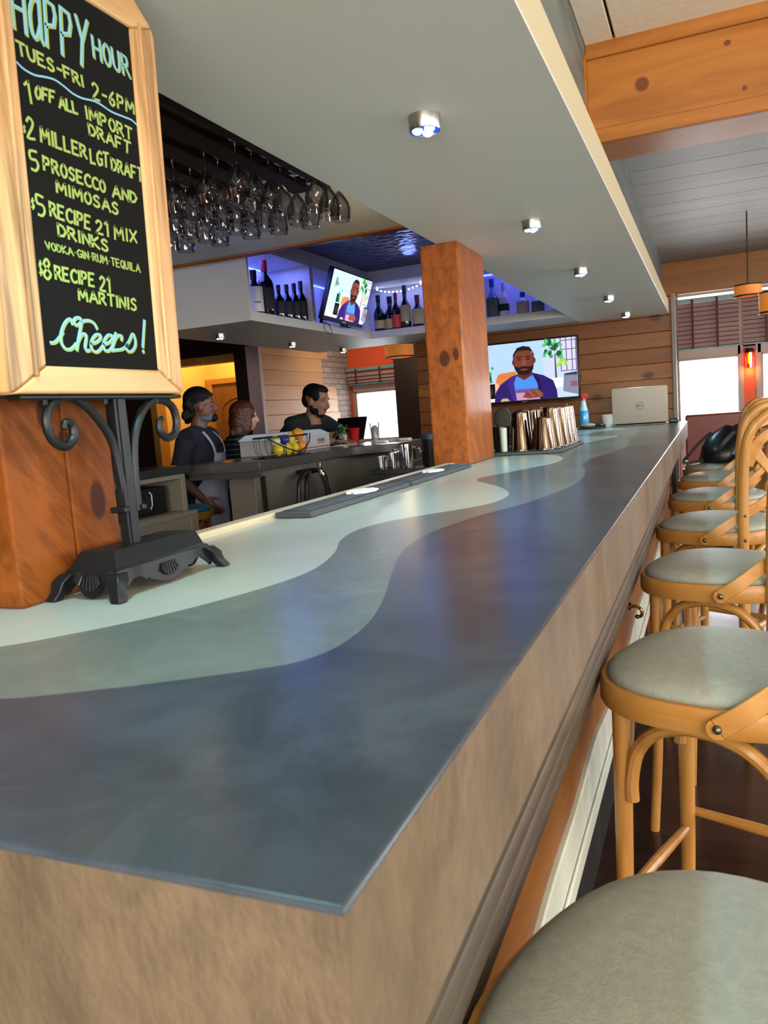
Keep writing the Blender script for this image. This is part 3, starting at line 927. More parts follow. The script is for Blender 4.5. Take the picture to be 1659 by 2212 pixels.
CHEERS=[
[(0.7107, 1.3644), (0.7179, 1.3653), (0.7252, 1.3707), (0.7317, 1.3772)] ,
[(0.7489, 1.3888), (0.7466, 1.3942), (0.7405, 1.3916), (0.7338, 1.3842), (0.7285, 1.3743), (0.7278, 1.3647), (0.7324, 1.3588), (0.7397, 1.3581), (0.7458, 1.3609), (0.7513, 1.3654)] ,
[(0.7646, 1.3929), (0.7623, 1.3969), (0.7564, 1.3964), (0.752, 1.3925), (0.7532, 1.3885), (0.758, 1.3881), (0.7633, 1.3914), (0.7707, 1.3945), (0.7797, 1.3948), (0.7863, 1.3918), (0.7898, 1.3863)] ,
[(0.7642, 1.3907), (0.7608, 1.3821), (0.756, 1.3705), (0.751, 1.3577)] ,
[(0.7531, 1.3648), (0.7594, 1.3736), (0.765, 1.3781), (0.7694, 1.377), (0.7688, 1.3713), (0.7658, 1.3627), (0.7676, 1.3578), (0.7727, 1.3588)] ,
[(0.775, 1.3667), (0.7866, 1.3695), (0.7944, 1.3751), (0.7933, 1.3789), (0.7871, 1.3785), (0.7801, 1.3727), (0.7762, 1.3654), (0.7778, 1.359), (0.7846, 1.3572), (0.7913, 1.3604), (0.7974, 1.3658)] ,
[(0.797, 1.3672), (0.8087, 1.3701), (0.816, 1.3757), (0.8151, 1.3793), (0.8091, 1.3794), (0.8018, 1.3733), (0.798, 1.3658), (0.7996, 1.3601), (0.8058, 1.3596), (0.8117, 1.3629), (0.8185, 1.3714)] ,
[(0.8237, 1.3829), (0.82, 1.3774), (0.8163, 1.3683), (0.8124, 1.3604)] ,
[(0.8162, 1.3676), (0.8227, 1.3768), (0.8288, 1.3804), (0.834, 1.3795), (0.8327, 1.3745)] ,
[(0.8124, 1.3604), (0.8201, 1.3614), (0.8302, 1.3626), (0.8388, 1.3658)] ,
[(0.8386, 1.3658), (0.848, 1.3746), (0.856, 1.384), (0.8599, 1.3769), (0.8585, 1.3683), (0.8516, 1.3618), (0.8434, 1.3607), (0.8397, 1.3658), (0.8438, 1.3698)] ,
[(0.883, 1.4038), (0.8737, 1.3676)] ,
[(0.8732, 1.3629), (0.8738, 1.3609)] ,
]
lt = MB()
for tx, kind, bl, br_, tl, tr in TEXT:
    w = {'n': .0030, 't': .0016, 'w1': .0033, 'w2': .0048}[kind]
    for pl_ in strokes(tx):
        if len(pl_) > 3:
            pl_ = [(p.x, p.y) for p in spline([(a, b_, 0) for a, b_ in pl_], 3)] if tx not in ('MIX',) and not any(abs(a[0] - b_[0]) < 1e-6 for a, b_ in zip(pl_, pl_[1:])) else pl_
        pts = []
        for a, b_ in pl_:
            lo = Vector(bl).lerp(Vector(br_), a)
            hi = Vector(tl).lerp(Vector(tr), a)
            q = lo.lerp(hi, b_)
            pts.append((q.x, q.y))
        if kind in ('w1', 'w2'):
            ribbon(lt, [(a + .0012, b_ - .001) for a, b_ in pts], on_board, w, .0006, 0)
            ribbon(lt, [(a - .0008, b_) for a, b_ in pts], on_board, w * .62, .0010, 1)
        else:
            ribbon(lt, pts, on_board, w, .0006, 0)
ribbon(lt, [(p.x, p.y) for p in spline([(a, b_, 0) for a, b_ in WAVE], 4)], on_board, .0022, .0006, 1)
for q in CHEERS:
    pp = [(p.x, p.y) for p in spline([(a, b_, 0) for a, b_ in q], 5)]
    ribbon(lt, [(a + .0010, b_ - .0010) for a, b_ in pp], on_board, .0042, .0006, 0)
    ribbon(lt, [(a - .0006, b_) for a, b_ in pp], on_board, .0024, .0010, 1)
lt.build('chalk_lettering', [m_lime, m_sky], panel, smooth=False)

# iron stand: post, two scrolls, shelf bar, cast base
MB().box(-.724, -.710, .814, .836, 1.10, 1.302).box(-.7095, -.708, .819, .831, 1.10, 1.30).build('stand_post', m_iron, sg, bevel=.003)
MB().box(-.728, -.704, .66, .95, 1.2985, 1.304).build('support_bar', m_iron, sg, bevel=.002)
for k in range(3):
    MB().lathe([(.004, 0), (.003, -.006), (0, -.006)], (-.712, .70 + .1 * k, 1.2985), 10).build('screw', m_iron, sg)
def scroll(pts):
    P = spline([(-.715, y, z) for y, z in pts], 8)
    n = len(P)
    MB().tube(P, [.0058 if i < n * .8 else .0058 - .002 * (i - n * .8) / (n * .2) for i in range(n)], 10).build('scroll', m_iron, sg)
scroll([(.820, 1.150), (.818, 1.19), (.808, 1.243), (.785, 1.276), (.758, 1.297), (.735, 1.302), (.712, 1.294), (.702, 1.275), (.708, 1.252), (.726, 1.243), (.741, 1.252), (.742, 1.267), (.732, 1.272), (.727, 1.264)])
scroll([(.843, 1.150), (.843, 1.19), (.850, 1.243), (.868, 1.276), (.890, 1.293), (.915, 1.297), (.938, 1.288), (.946, 1.268), (.940, 1.250), (.922, 1.243), (.907, 1.252), (.906, 1.266), (.914, 1.271)])
for ya, yb in ((.806, .815), (.841, .849)):
    MB().box(-.731, -.704, ya, yb, 1.150, 1.158).build('clamp', m_iron, sg, bevel=.002)
# cast base: plate, flared shoulder, scalloped skirt with four splayed feet
bx0, bx1, by0, by1 = -.757, -.675, .744, .936
sh = MB()
rings = [((-.742, -.690, .760, .924), 1.1085), ((-.744, -.688, .757, .928), 1.106), ((bx0 + .004, bx1 - .004, by0 + .004, by1 - .006), 1.089), ((bx0, bx1, by0, by1), 1.086), ((bx0 + .001, bx1 - .001, by0 + .001, by1 - .001), 1.083)]
vs = []
for (a, b_, c, d_), z in rings:
    vs += [(a, c, z), (b_, c, z), (b_, d_, z), (a, d_, z)]
fs = [(0, 1, 2, 3)]
for i in range(len(rings) - 1):
    for j in range(4):
        fs.append((4 * i + j, 4 * i + 4 + j, 4 * i + 4 + (j + 1) % 4, 4 * i + (j + 1) % 4))
fs.append(tuple(4 * (len(rings) - 1) + j for j in (3, 2, 1, 0)))
sh.add(vs, fs)
sh.build('base_plate', m_iron, sg, angle=25)
def skirt(p0, p1, lobes):
    """apron from p0 to p1 (xy), lower edge scalloped: deep in the middle lobe, arched beside the feet"""
    P0, P1 = Vector((*p0, 0)), Vector((*p1, 0))
    d_ = (P1 - P0)
    nrm = Vector((d_.y, -d_.x, 0)).normalized()
    top, bot = [], []
    N = 40
    for i in range(N + 1):
        s = i / N
        q = P0 + d_ * s
        c = abs(s - .5) * 2
        if lobes == 1:
            drop = .030 - .017 * math.sin(PI * min(1, max(0, (c - .25) / .75)))**2 - (.0 if c > .3 else .004 * math.cos(c / .3 * PI / 2) * -1)
        else:
            drop = .026 - .014 * math.sin(PI * min(1, max(0, (c - .35) / .65)))**2 + .005 * math.cos(c * PI * 2.0) * (c < .5)
        top.append(q + Vector((0, 0, 1.0855)))
        bot.append(q + nrm * .004 + Vector((0, 0, 1.0855 - drop)))
    mb = MB()
    vs = top + bot + [v - nrm * .005 for v in top] + [v - nrm * .005 for v in bot]
    n1 = N + 1
    fs = []
    for i in range(N):
        fs += [(i, i + 1, n1 + i + 1, n1 + i), (2 * n1 + i, 3 * n1 + i, 3 * n1 + i + 1, 2 * n1 + i + 1), (n1 + i, n1 + i + 1, 3 * n1 + i + 1, 3 * n1 + i), (i, 2 * n1 + i, 2 * n1 + i + 1, i + 1)]
    mb.add(vs, fs)
    # shell fan of raised ribs in the middle
    mid = P0 + d_ * .5 + nrm * .003
    for k in range(-3, 4):
        a = k * .32
        e = d_.normalized()
        s0 = mid + Vector((0, 0, 1.080)) + e * .004 * k
        s1 = mid + e * math.sin(a) * .020 + Vector((0, 0, 1.080 - .018 * math.cos(a))) + nrm * .0025
        mb.tube([s0, s1], [.0012, .0024], 6)
    mb.build('skirt', m_iron, sg, angle=40)
skirt((bx0, by0), (bx1, by0), 1)
skirt((bx1, by0), (bx1, by1), 2)
skirt((bx1, by1), (bx0, by1), 1)
skirt((bx0, by1), (bx0, by0), 2)
for sx, sy_ in ((bx0, by0), (bx1, by0), (bx1, by1), (bx0, by1)):
    ex = -1 if sx == bx0 else 1
    ey = -1 if sy_ == by0 else 1
    ex_ = .75 if ex < 0 else 1
    P = [(sx - ex * .004, sy_ - ey * .004, 1.083), (sx + ex_ * ex * .003, sy_ + ey * .004, 1.074), (sx + ex_ * ex * .006, sy_ + ey * .009, 1.062), (sx + ex_ * ex * .012, sy_ + ey * .015, 1.0525)]
    fm = MB()
    hw = [.010, .010, .008, .0075]
    vs, fs = [], []
    for (x, y, z), h_ in zip(P, hw):
        vs += [(x - h_, y - h_, z), (x + h_, y - h_, z), (x + h_, y + h_, z), (x - h_, y + h_, z)]
    vs += [(v[0], v[1], 1.0503) for v in vs[-4:]]
    for i in range(4):
        for j in range(4):
            fs.append((4 * i + j, 4 * i + (j + 1) % 4, 4 * i + 4 + (j + 1) % 4, 4 * i + 4 + j))
    fs += [(3, 2, 1, 0), (16, 17, 18, 19)]
    fm.add(vs, fs)
    fm.build('foot', m_iron, sg, bevel=.0015)
# ------------------------------------------------------------------ bottle shelf hung round the bartenders' side
m_shelf = M('shelf_grey_paint', 'c2c0b8', .45)
m_shelf_in = M('shelf_white_paint', 'c4c4cc', .5)
m_led_blue = emitter('blue_led_strip', '4054ff', 7)
m_led_white = emitter('white_led_rope', 'c8d4ff', 14)
sf = thing('bottle_shelf', 'grey L-shaped bottle shelf with blue lit cubbies hung below the tin ceiling', 'shelf', (-2.6, 5.0, 1.85))
# bottom board: an L in plan
b_ = MB()
L_ = [(-2.39, 3.94), (-2.39, 5.66), (-.89, 5.66), (-.89, 6.275), (-3.15, 6.275), (-3.15, 3.94)]
b_.extrude([(x, y, 1.85) for x, y in L_], (0, 0, .055))
b_.build('bottom_board', m_shelf, sf, bevel=.002)
t_ = MB().extrude([(x, y, 2.262) for x, y in [(-2.39, 3.96), (-2.39, 5.66), (-.89, 5.66), (-.89, 6.27), (-3.15, 6.27), (-3.15, 3.96)]], (0, 0, .02))
t_.build('top_board', m_shelf, sf)
MB().box(-2.40, -2.38, 3.96, 5.66, 2.272, 2.352).build('front_rail', m_shelf, sf, bevel=.002)
MB().box(-2.38, -.89, 5.655, 5.675, 2.272, 2.352).build('front_rail', m_shelf, sf, bevel=.002)
MB().box(-3.15, -2.39, 3.94, 3.965, 1.905, 2.35).build('end_panel', m_shelf, sf, bevel=.002)
MB().box(-2.72, -2.70, 3.965, 6.0, 1.905, 2.262).build('back_panel', m_shelf_in, sf)
MB().box(-2.72, -.89, 6.0, 6.02, 1.905, 2.262).build('back_panel', m_shelf_in, sf)
MB().box(-2.70, -2.39, 4.72, 4.765, 1.905, 2.262).build('divider', m_shelf, sf, bevel=.002)
MB().box(-2.44, -2.385, 5.60, 5.66, 1.905, 2.272).build('corner_stile', m_shelf, sf, bevel=.002)
MB().box(-1.60, -1.575, 5.68, 6.0, 1.905, 2.262).build('divider', m_shelf, sf, bevel=.002)
MB().box(-2.699, -2.692, 4.25, 4.7, 2.253, 2.261).build('led_strip', m_led_blue, sf)
MB().box(-2.699, -2.692, 4.8, 5.6, 2.253, 2.261).build('led_strip', m_led_blue, sf)
MB().box(-1.57, -.9, 5.991, 5.998, 2.253, 2.261).build('led_strip', m_led_blue, sf)
rp = [(-2.40 + .5 * i / 30, 5.90, 2.262 - .035 * math.sin(PI * min(1, i / 22)) ** .7 - .012) for i in range(31)]
MB().tube(rp, .004, 6).build('led_rope', m_shelf_in, sf)
for i in range(0, 31, 2):
    MB().ell(rp[i], (.008, .008, .006), 8, 5).build('led_bead', m_led_white, sf)
lamp('shelf_glow', 'AREA', (-2.56, 4.35, 2.255), 3.0, (.13, .17, 1), .25, (0, 0, 0), size_y=.6)
lamp('shelf_glow', 'AREA', (-2.56, 5.2, 2.255), 1.4, (.13, .17, 1), .25, (0, 0, 0), size_y=.6)
lamp('shelf_glow', 'AREA', (-2.1, 5.85, 2.25), 1.0, (.2, .25, 1), .8, (0, 0, 0), size_y=.2)
lamp('shelf_glow', 'AREA', (-1.2, 5.85, 2.255), 1.1, (.16, .18, 1), .6, (0, 0, 0), size_y=.2)
lamp('tin_glow', 'POINT', (-1.9, 5.3, 2.31), .5, (.25, .35, 1), .05)

# ------------------------------------------------------------------ bottles
def bottle_mat(name, hexc, rough=.08):
    m, nt, b = new_mat(name)
    b.inputs['Base Color'].default_value = lin(hexc) + (1,)
    b.inputs['Roughness'].default_value = rough
    b.inputs['Coat Weight'].default_value = .6
    b.inputs['Coat Roughness'].default_value = .03
    return m
m_wine = bottle_mat('dark_wine_glass', '0d0a12')
m_green = bottle_mat('dark_green_glass', '0c1610')
m_clear = glass('clear_bottle_glass', (.82, .87, .9), .12)
m_gin = glass('blue_bottle_glass', (.55, .72, .9), .12)
m_label_w = M('white_label', 'd8d4d4', .6)
m_label_b = M('black_label', '15131a', .6)
m_label_r = M('red_foil', '8e1420', .35)
m_label_o = M('orange_label', 'd8451c', .5)
m_label_t = M('tan_label', 'b8a878', .6)
m_label_g = M('green_label', '5a6a50', .6)
m_cap_blue = M('blue_cap', '1c4aa8', .35)
m_cap_gold = M('gold_cap', 'b08a3a', .3, 1)

def bottle(label, x, y, z, h, r, body, cap, lab, labz=(.14, .42), neck=.30, mark=None, name='wine_bottle', group='bottles on the lit shelf', wide=1.0):
    t = thing(name, label, 'bottle', (x, y, z), group)
    nr = r * .36
    prof = [(r * .9, .002), (r, .012), (r, h * (1 - neck) * .82), (r * .86, h * (1 - neck) * .92), (nr * 1.15, h * (1 - neck * .82)), (nr, h * (1 - neck * .7)), (nr, h * .97), (0, h * .97)]
    MB().lathe(prof, (x, y, z), 22).build('glass_body', body, t)
    MB().lathe([(nr * 1.12, h * .80), (nr * 1.18, h), (0, h * 1.003)], (x, y, z), 18).build('cap', cap, t)
    if lab:
        lb = MB().lathe([(r * 1.012, h * labz[0]), (r * 1.012, h * labz[1])], (x, y, z), 22)
        lo = lb.build('paper_label', lab, t)
        if mark:
            mm = MB()
            for k in range(-3, 4):
                a = math.atan2(-y, -x) + .06 * k + .12
                mm.box(0, .0008, -.003, .003, 0, .008)
            # a short word-like band of marks facing the bar
            mm = MB()
            for k in range(6):
                a = -1.05 + .13 * k
                c_, s2 = math.cos(a), math.sin(a)
                q = [(x + r * 1.02 * math.cos(a + da), y + r * 1.02 * math.sin(a + da), z + h * zz) for da, zz in ((-.045, .25), (.045, .25), (.045, .285), (-.045, .285))]
                mm.extrude(q, (.0006 * c_, .0006 * s2, 0))
            mm.build('label_print', mark, lo, smooth=False)
    return t
ZS = 1.9055
bottle('wine bottle with a big white label at the end of the lit cubby', -2.47, 4.14, ZS, .26, .048, m_wine, m_label_b, m_label_w, (.06, .62), .34, m_label_r)
bottle('tall wine bottle with red capsule, tallest in the blue cubby', -2.465, 4.265, ZS, .335, .05, m_wine, m_label_r, m_label_b, (.12, .5), .3)
for i, (y, h) in enumerate(((4.375, .20), (4.48, .215), (4.58, .235), (4.672, .26))):
    bottle(['small dark wine bottle next to the tall red-capped one', 'second small dark wine bottle after the tall red-capped one', 'dark wine bottle before the cubby divider', 'dark wine bottle close beside the tilted monitor'][i], -2.44, y, ZS, h, .032 + .001 * i, m_wine, m_label_b, m_label_b, (.12, .5), .36)
bottle('small round dark bottle behind the tilted monitor', -2.45, 5.35, ZS, .24, .04, m_wine, m_label_b, None)
bottle('dark bottle at the corner stile right of the monitor', -2.36, 5.80, ZS, .285, .042, m_green, m_label_b, m_label_t, (.1, .32), .4)
bottle('dark bottle with cream label second from the corner stile', -2.28, 5.84, ZS, .27, .05, m_wine, m_label_b, m_label_t, (.08, .36), .42)
bottle('bottle with glowing orange label and red cap', -2.215, 5.80, ZS, .285, .034, m_wine, m_label_r, m_label_o, (.08, .42), .36)
bottle('tall dark bottle with grey label and thin rope light above', -2.145, 5.82, ZS, .335, .042, m_green, m_label_b, m_label_t, (.18, .55), .4)
bottle('squat bottle with red cap beside the timber post', -2.045, 5.82, ZS, .25, .046, m_wine, m_label_r, m_label_t, (.12, .58), .38)
bottle('clear gin bottle with blue cap behind the timber post', -1.455, 5.82, ZS, .29, .044, m_gin, m_cap_blue, m_label_g, (.1, .52), .4, name='gin_bottle')
bottle('white vodka bottle next to the blue-capped gin bottle', -1.375, 5.84, ZS, .255, .038, m_label_w, m_shelf_in, m_label_b, (.2, .4), .34, name='vodka_bottle')
bottle('blue-capped flask with square label at the soffit corner', -1.235, 5.84, ZS, .17, .046, m_clear, m_cap_blue, m_label_t, (.1, .6), .3, name='liquor_flask')
bottle('smaller clear flask nearest the soffit on the lit shelf', -1.125, 5.84, ZS, .15, .046, m_clear, m_cap_gold, m_label_g, (.1, .6), .3, name='liquor_flask')

# ------------------------------------------------------------------ hanging wine glasses
m_wineglass = glass('wine_glass', (.96, .96, .98), .2, .025)
m_rackwood = wood('rack_wood', '1b110c', '3c271b', '0c0604', 'y', .5, .3)
rack = thing('glass_rack', 'dark slotted glass rack hung above the bartenders', 'rack', (-1.8, 2.7, 2.25))
rows = [-2.20, -2.015, -1.845, -1.705, -1.555, -1.41]
edges = [-2.29, -2.11, -1.93, -1.775, -1.63, -1.482, -1.33]
for e in edges:
    MB().box(e - .045, e + .045, 1.6, 3.22, 2.255, 2.275).build('slat', m_rackwood, rack, bevel=.002)
for y in (1.9, 2.6, 3.15):
    MB().box(-2.34, -1.28, y - .02, y + .02, 2.275, 2.30).build('crossbar', m_rackwood, rack)
for x in (-2.3, -1.32):
    for y in (1.9, 3.15):
        MB().tube([(x, y, 2.30), (x, y, 2.625)], .006, 6).build('hanger_rod', m_iron, rack)
tag(MB().box(-2.2, -1.35, 2.0, 3.1, 2.301, 2.40).build('cardboard_box', M('cardboard', '7a5a44', .8), bevel=.004), 'brown cardboard box lying on top of the glass rack', 'box')
L0 = .205
gp = [(.036, 0), (.036, -.002), (.008, -.006), (.0042, -.012), (.0038, -.07), (.006, -.080), (.016, -.094), (.030, -.112), (.042, -.135), (.0465, -.155), (.0455, -.178), (.0405, -.204), (.0415, -.2058), (.0400, -.2075), (.0385, -.2058), (.0388, -.204), (.0438, -.178), (.0448, -.155), (.0405, -.136), (.0285, -.114), (.0145, -.097), (.004, -.084), (0, -.083)]
ORD = ['first', 'second', 'third', 'fourth', 'fifth', 'sixth', 'seventh']
g0 = MB().lathe(gp, (0, 0, 0), 24).build('wine_glass', m_wineglass)
gm = g0.data
# re-centre so that the foot is the origin
dz = max(v.co.z for v in gm.vertices)
for v in gm.vertices:
    v.co.z -= dz
first = True
rn = random.Random(11)
for ri, x in enumerate(rows):
    for k in range(6):
        y = 3.115 - .108 * k + rn.uniform(-.004, .004)
        if ri == 4 and k == 5:
            y = 2.565
        if ri == 5 and k > 2:
            continue
        o = g0 if first else g0.copy()
        if not first:
            COL.objects.link(o)
        first = False
        o.location = (x + rn.uniform(-.006, .006), y, 2.279)
        o.rotation_euler = (0, 0, rn.uniform(0, 6))
        sc_ = rn.uniform(.96, 1.04)
        o.scale = (sc_, sc_, rn.uniform(.97, 1.05))
        tag(o, 'upside-down wine glass, %s row out from the soffit, %s from the grey header' % (ORD[5 - ri], ORD[k]), 'wine glass', 'wine glasses hanging in the rack')

# ------------------------------------------------------------------ screens
PALM = {}
def em(h, s=1.0):
    k = (h, s)
    if k not in PALM:
        PALM[k] = emitter('screen_%s' % h, h, s)
    return PALM[k]

def circle(cx, cy, rx, ry, n=24, a0=0, a1=2 * PI):
    return [(cx + rx * math.cos(a0 + (a1 - a0) * i / n), cy + ry * math.sin(a0 + (a1 - a0) * i / n)) for i in range(n if a1 - a0 > 6.28 else n + 1)]

def picture(parent, o, u, v, nrm, Wd, Hd, gain):
    """the programme on the screen: a man in a purple cardigan in a pale living room"""
    mats, ix = [], {}
    mb = MB()
    lay = [0]
    def P(pts, hexc):
        if hexc not in ix:
            ix[hexc] = len(mats)
            mats.append(em(hexc, gain))
        lay[0] += 1
        h_ = .00025 * lay[0]
        mb.add([o + u * (a * Wd) + v * (b2 * Hd) + nrm * h_ for a, b2 in pts], [tuple(range(len(pts)))], ix[hexc])
    R_ = lambda a, b2, c, d2: [(a, b2), (c, b2), (c, d2), (a, d2)]
    P(R_(0, 0, 1, 1), 'a9c4f0')
    P(R_(.70, 0, 1, 1), 'bcc8e4')
    P(R_(0, 0, .27, .09), 'd0d2da')
    P(R_(.03, .06, .11, .22), 'dfe6f2')
    # window
    P(R_(.855, .44, 1, 1), 'c9c6ee')
    for a in (.855, .905, .955, .99):
        P(R_(a, .44, a + .008, 1), '5a5570')
    for b2 in (.44, .62, .80, .95):
        P(R_(.855, b2, 1, b2 + .014), '5a5570')
    # tall plant in a white pot
    P([(.80, .30), (.82, .30), (.812, .75), (.802, .75)], '5d4a44')
    P([(.775, .18), (.865, .18), (.88, .34), (.765, .34)], 'dde2ee')
    rr = random.Random(5)
    for i in range(34):
        a, b2 = rr.uniform(.71, .87), rr.uniform(.66, .99)
        s = rr.uniform(.012, .026)
        q = rr.uniform(0, 6)
        P([(a + s * math.cos(q + t_) * 1.1, b2 + s * 2 * math.sin(q + t_)) for t_ in (0, .9, 2.2, PI, 4.0, 5.3)], rr.choice(['2f7a45', '3f9a55', '1f5a36', '57b468']))
    for a, b2 in ((.86, .60), (.885, .64), (.90, .57), (.84, .55)):
        P(circle(a, b2, .018, .04, 8), '9ac940')
    # turntable unit
    P([(.87, .10), (1, .03), (1, .36), (.88, .37)], '7a8094')
    P([(.88, .37), (1, .36), (1, .42), (.89, .40)], '3a3f50')
    P(R_(.94, .17, 1, .26), '8c5066')
    # hanging palm, speaker, small plant
    for i in range(9):
        q = .35 + i * .19
        P([(.055, .84), (.06 + .09 * math.cos(q) * .6, .86 - .02 * i), (.05 + .022 * i * .6, .60 + .012 * i), (.048 + .02 * i * .6, .62 + .01 * i)], rr.choice(['6f8f86', '7fa092', '5b7a74']))
    P(R_(.135, .06, .245, .32), '171417')
    P(circle(.19, .18, .036, .08, 16), '3a2420')
    P(R_(.135, .34, .215, .52), '20262a')
    for i in range(10):
        a, b2 = rr.uniform(.17, .23), rr.uniform(.36, .60)
        P(circle(a, b2, .013, .03, 6), rr.choice(['2e9a52', '1f7a40']))
    # armchair
    P([(.26, .10), (.255, .36), (.275, .46), (.30, .49), (.44, .51), (.47, .40), (.47, .1)], 'cf7440')
    P([(.245, .10), (.245, .30), (.275, .34), (.30, .1)], 'dcae8c')
    for a in (.31, .35, .39):
        P(circle(a, .43, .005, .009, 6), '8e4a24')
    # man
    P([(.235, 0), (.25, .17), (.30, .30), (.40, .42), (.47, .45), (.60, .46), (.70, .40), (.785, .30), (.815, .13), (.82, 0)], '2e1f62')
    P([(.44, 0), (.425, .30), (.45, .42), (.60, .43), (.64, .28), (.66, 0)], '4a84d6')
    P([(.44, 0), (.437, .13), (.655, .13), (.66, 0)], 'b88aa6')
    P([(.44, .13), (.436, .19), (.652, .19), (.655, .13)], '6a4a8a')
    P([(.40, .42), (.36, .30), (.41, 0), (.445, 0), (.425, .30), (.455, .45)], '3d2a7c')
    P([(.60, .46), (.66, .36), (.69, 0), (.66, 0), (.64, .28)], '241752')
    P([(.46, .42), (.52, .345), (.60, .42), (.60, .52), (.46, .52)], '5a2c24')
    P(circle(.524, .67, .098, .235), '6e3a2e')
    P(circle(.432, .66, .014, .05, 10), '5e3028')
    P(circle(.622, .67, .014, .05, 10), '5e3028')
    P([(.427, .68), (.43, .80), (.47, .905), (.525, .93), (.585, .905), (.62, .80), (.622, .70), (.605, .82), (.565, .85), (.48, .85), (.445, .80)], '241a1e')
    P([(.435, .60), (.45, .50), (.49, .44), (.53, .43), (.575, .45), (.61, .52), (.618, .62), (.60, .58), (.57, .57), (.53, .585), (.48, .57), (.455, .585)], '2a1a1a')
    P(circle(.525, .525, .034, .016, 12), '7a3e3a')
    P(circle(.487, .70, .018, .012, 8), '1c1214')
    P(circle(.565, .70, .018, .012, 8), '1c1214')
    P([(.465, .745), (.51, .755), (.51, .738), (.467, .728)], '241414')
    P([(.543, .755), (.59, .745), (.588, .728), (.543, .738)], '241414')
    P([(.515, .70), (.505, .60), (.55, .60), (.54, .70)], '824838')
    P([(.50, .05), (.53, .12), (.60, .165), (.66, .155), (.69, .09), (.685, .03), (.56, .02)], '7e4438')
    for i in range(4):
        P([(.52 + .03 * i, .125 + .008 * i), (.55 + .03 * i, .14 + .006 * i), (.59 + .03 * i, .06), (.565 + .03 * i, .05)], '8c5040' if i % 2 else '743c32')
    P([(.29, 0), (.31, .05), (.36, .05), (.38, 0)], 'b8a070')
    return mb.build('programme_picture', mats, parent, smooth=False)

m_tvblack = M('television_black', '0a0a0c', .3)
tv = thing('television', 'large black wall television on the plank wall showing a man talking', 'television', (-1.34, 6.25, 1.27))
tx0, tx1, tz0, tz1 = -1.79, -.905, 1.275, 1.762
MB().box(tx0, tx1, 6.215, 6.25, tz0, tz1).build('housing', m_tvblack, tv, bevel=.004)
MB().box(tx0 + .2, tx1 - .2, 6.25, 6.281, tz0 + .12, tz1 - .12).build('wall_bracket', m_tvblack, tv)
scr = MB().box(tx0 + .012, tx1 - .012, 6.2125, 6.2155, tz0 + .02, tz1 - .012).build('screen', m_tvblack, tv)
picture(scr, Vector((tx0 + .014, 6.2123, tz0 + .022)), Vector((1, 0, 0)), Vector((0, 0, 1)), Vector((0, -1, 0)), tx1 - tx0 - .028, tz1 - tz0 - .036, .95)
MB().box(-1.36, -1.32, 6.2118, 6.2125, tz0 + .006, tz0 + .013).build('maker_mark', m_chrome, tv)

mon = thing('monitor', 'small tilted monitor on an arm at the bottle shelf, same man on screen', 'monitor', (-2.22, 4.935, 1.85))
c0 = [Vector(q) for q in ((-2.188, 4.673, 2.226), (-2.14, 5.204, 2.197), (-2.252, 5.197, 1.878), (-2.299, 4.666, 1.906))]
u_, v_ = (c0[1] - c0[0]), (c0[0] - c0[3])
n_ = u_.cross(v_).normalized()
bz = MB()
bz.add([q for q in c0] + [q - n_ * .035 for q in c0], [(3, 2, 1, 0), (4, 5, 6, 7), (0, 1, 5, 4), (1, 2, 6, 5), (2, 3, 7, 6), (3, 0, 4, 7)])
bz.build('housing', m_tvblack, mon, bevel=.004)
a_, b2_ = u_ * .022, v_ * .03
q0 = c0[3] + a_ + v_ * .085
sw = MB().add([q0, q0 + u_ * .956, q0 + u_ * .956 + v_ * .885, q0 + v_ * .885], [(0, 1, 2, 3)])
sw.v = [tuple(Vector(p) + n_ * .0012) for p in sw.v]
ms = sw.build('screen', em('e2d4f0', .9), mon)
picture(ms, q0 + n_ * .0014, u_.normalized(), v_.normalized(), n_, u_.length * .956, v_.length * .885, 1.4)
MB().add([c0[3] + u_ * p + v_ * q + n_ * .0008 for p, q in ((.46, .025), (.56, .025), (.56, .055), (.46, .055))], [(0, 1, 2, 3)]).build('maker_mark', m_chrome, mon)
cc = (c0[0] + c0[2]) / 2 - n_ * .035
MB().tube([cc, cc - n_ * .05, (-2.40, 4.98, 2.0), (-2.47, 5.0, 1.95), (-2.47, 5.0, 1.9055)], .014, 8).build('mount_arm', m_tvblack, mon)
MB().lathe([(.06, 0), (.06, .01), (0, .012)], (-2.47, 5.0, 1.9055), 18).build('mount_foot', m_tvblack, mon)
cb = c0[3] * .85 + c0[2] * .15 - n_ * .02
MB().tube(spline([cb, cb + Vector((-.02, 0, -.05)), cb + Vector((0, .06, -.085)), cb + Vector((-.03, .13, -.05)), (-2.39, cb.y + .16, 1.915), (-2.5, cb.y + .2, 1.908)], 6), .0025, 6).build('power_cable', m_tvblack, mon)
# ------------------------------------------------------------------ L-shaped far bar under the bottle shelf
m_cnt = concrete('far_bar_grey', '3e3d3c', '55524e', .25, 0, 5, .1)
m_base_w = M('far_bar_base', '6e6a60', .6, var=.06)
fb = thing('bar_counter', 'dark concrete far bar under the bottle shelf with people behind it', 'bar counter', (-2.6, 5.0, 0))
pts = [(-2.39, 3.885), (-2.38, 5.05), (-2.33, 5.2), (-2.24, 5.29), (-2.10, 5.325), (-2.10, 6.05), (-2.88, 6.05), (-2.88, 3.84)]
MB().extrude([(x, y, .99) for x, y in pts], (0, 0, .06)).build('countertop', m_cnt, fb, bevel=.004)
MB().box(-2.88, -2.40, 3.87, 3.92, .955, .99).build('end_apron', m_cnt, fb)
MB().box(-2.64, -2.46, 3.93, 3.96, 0, .99).box(-2.50, -2.46, 3.96, 5.9, 0, .99).build('base_panel', m_base_w, fb, bevel=.003)
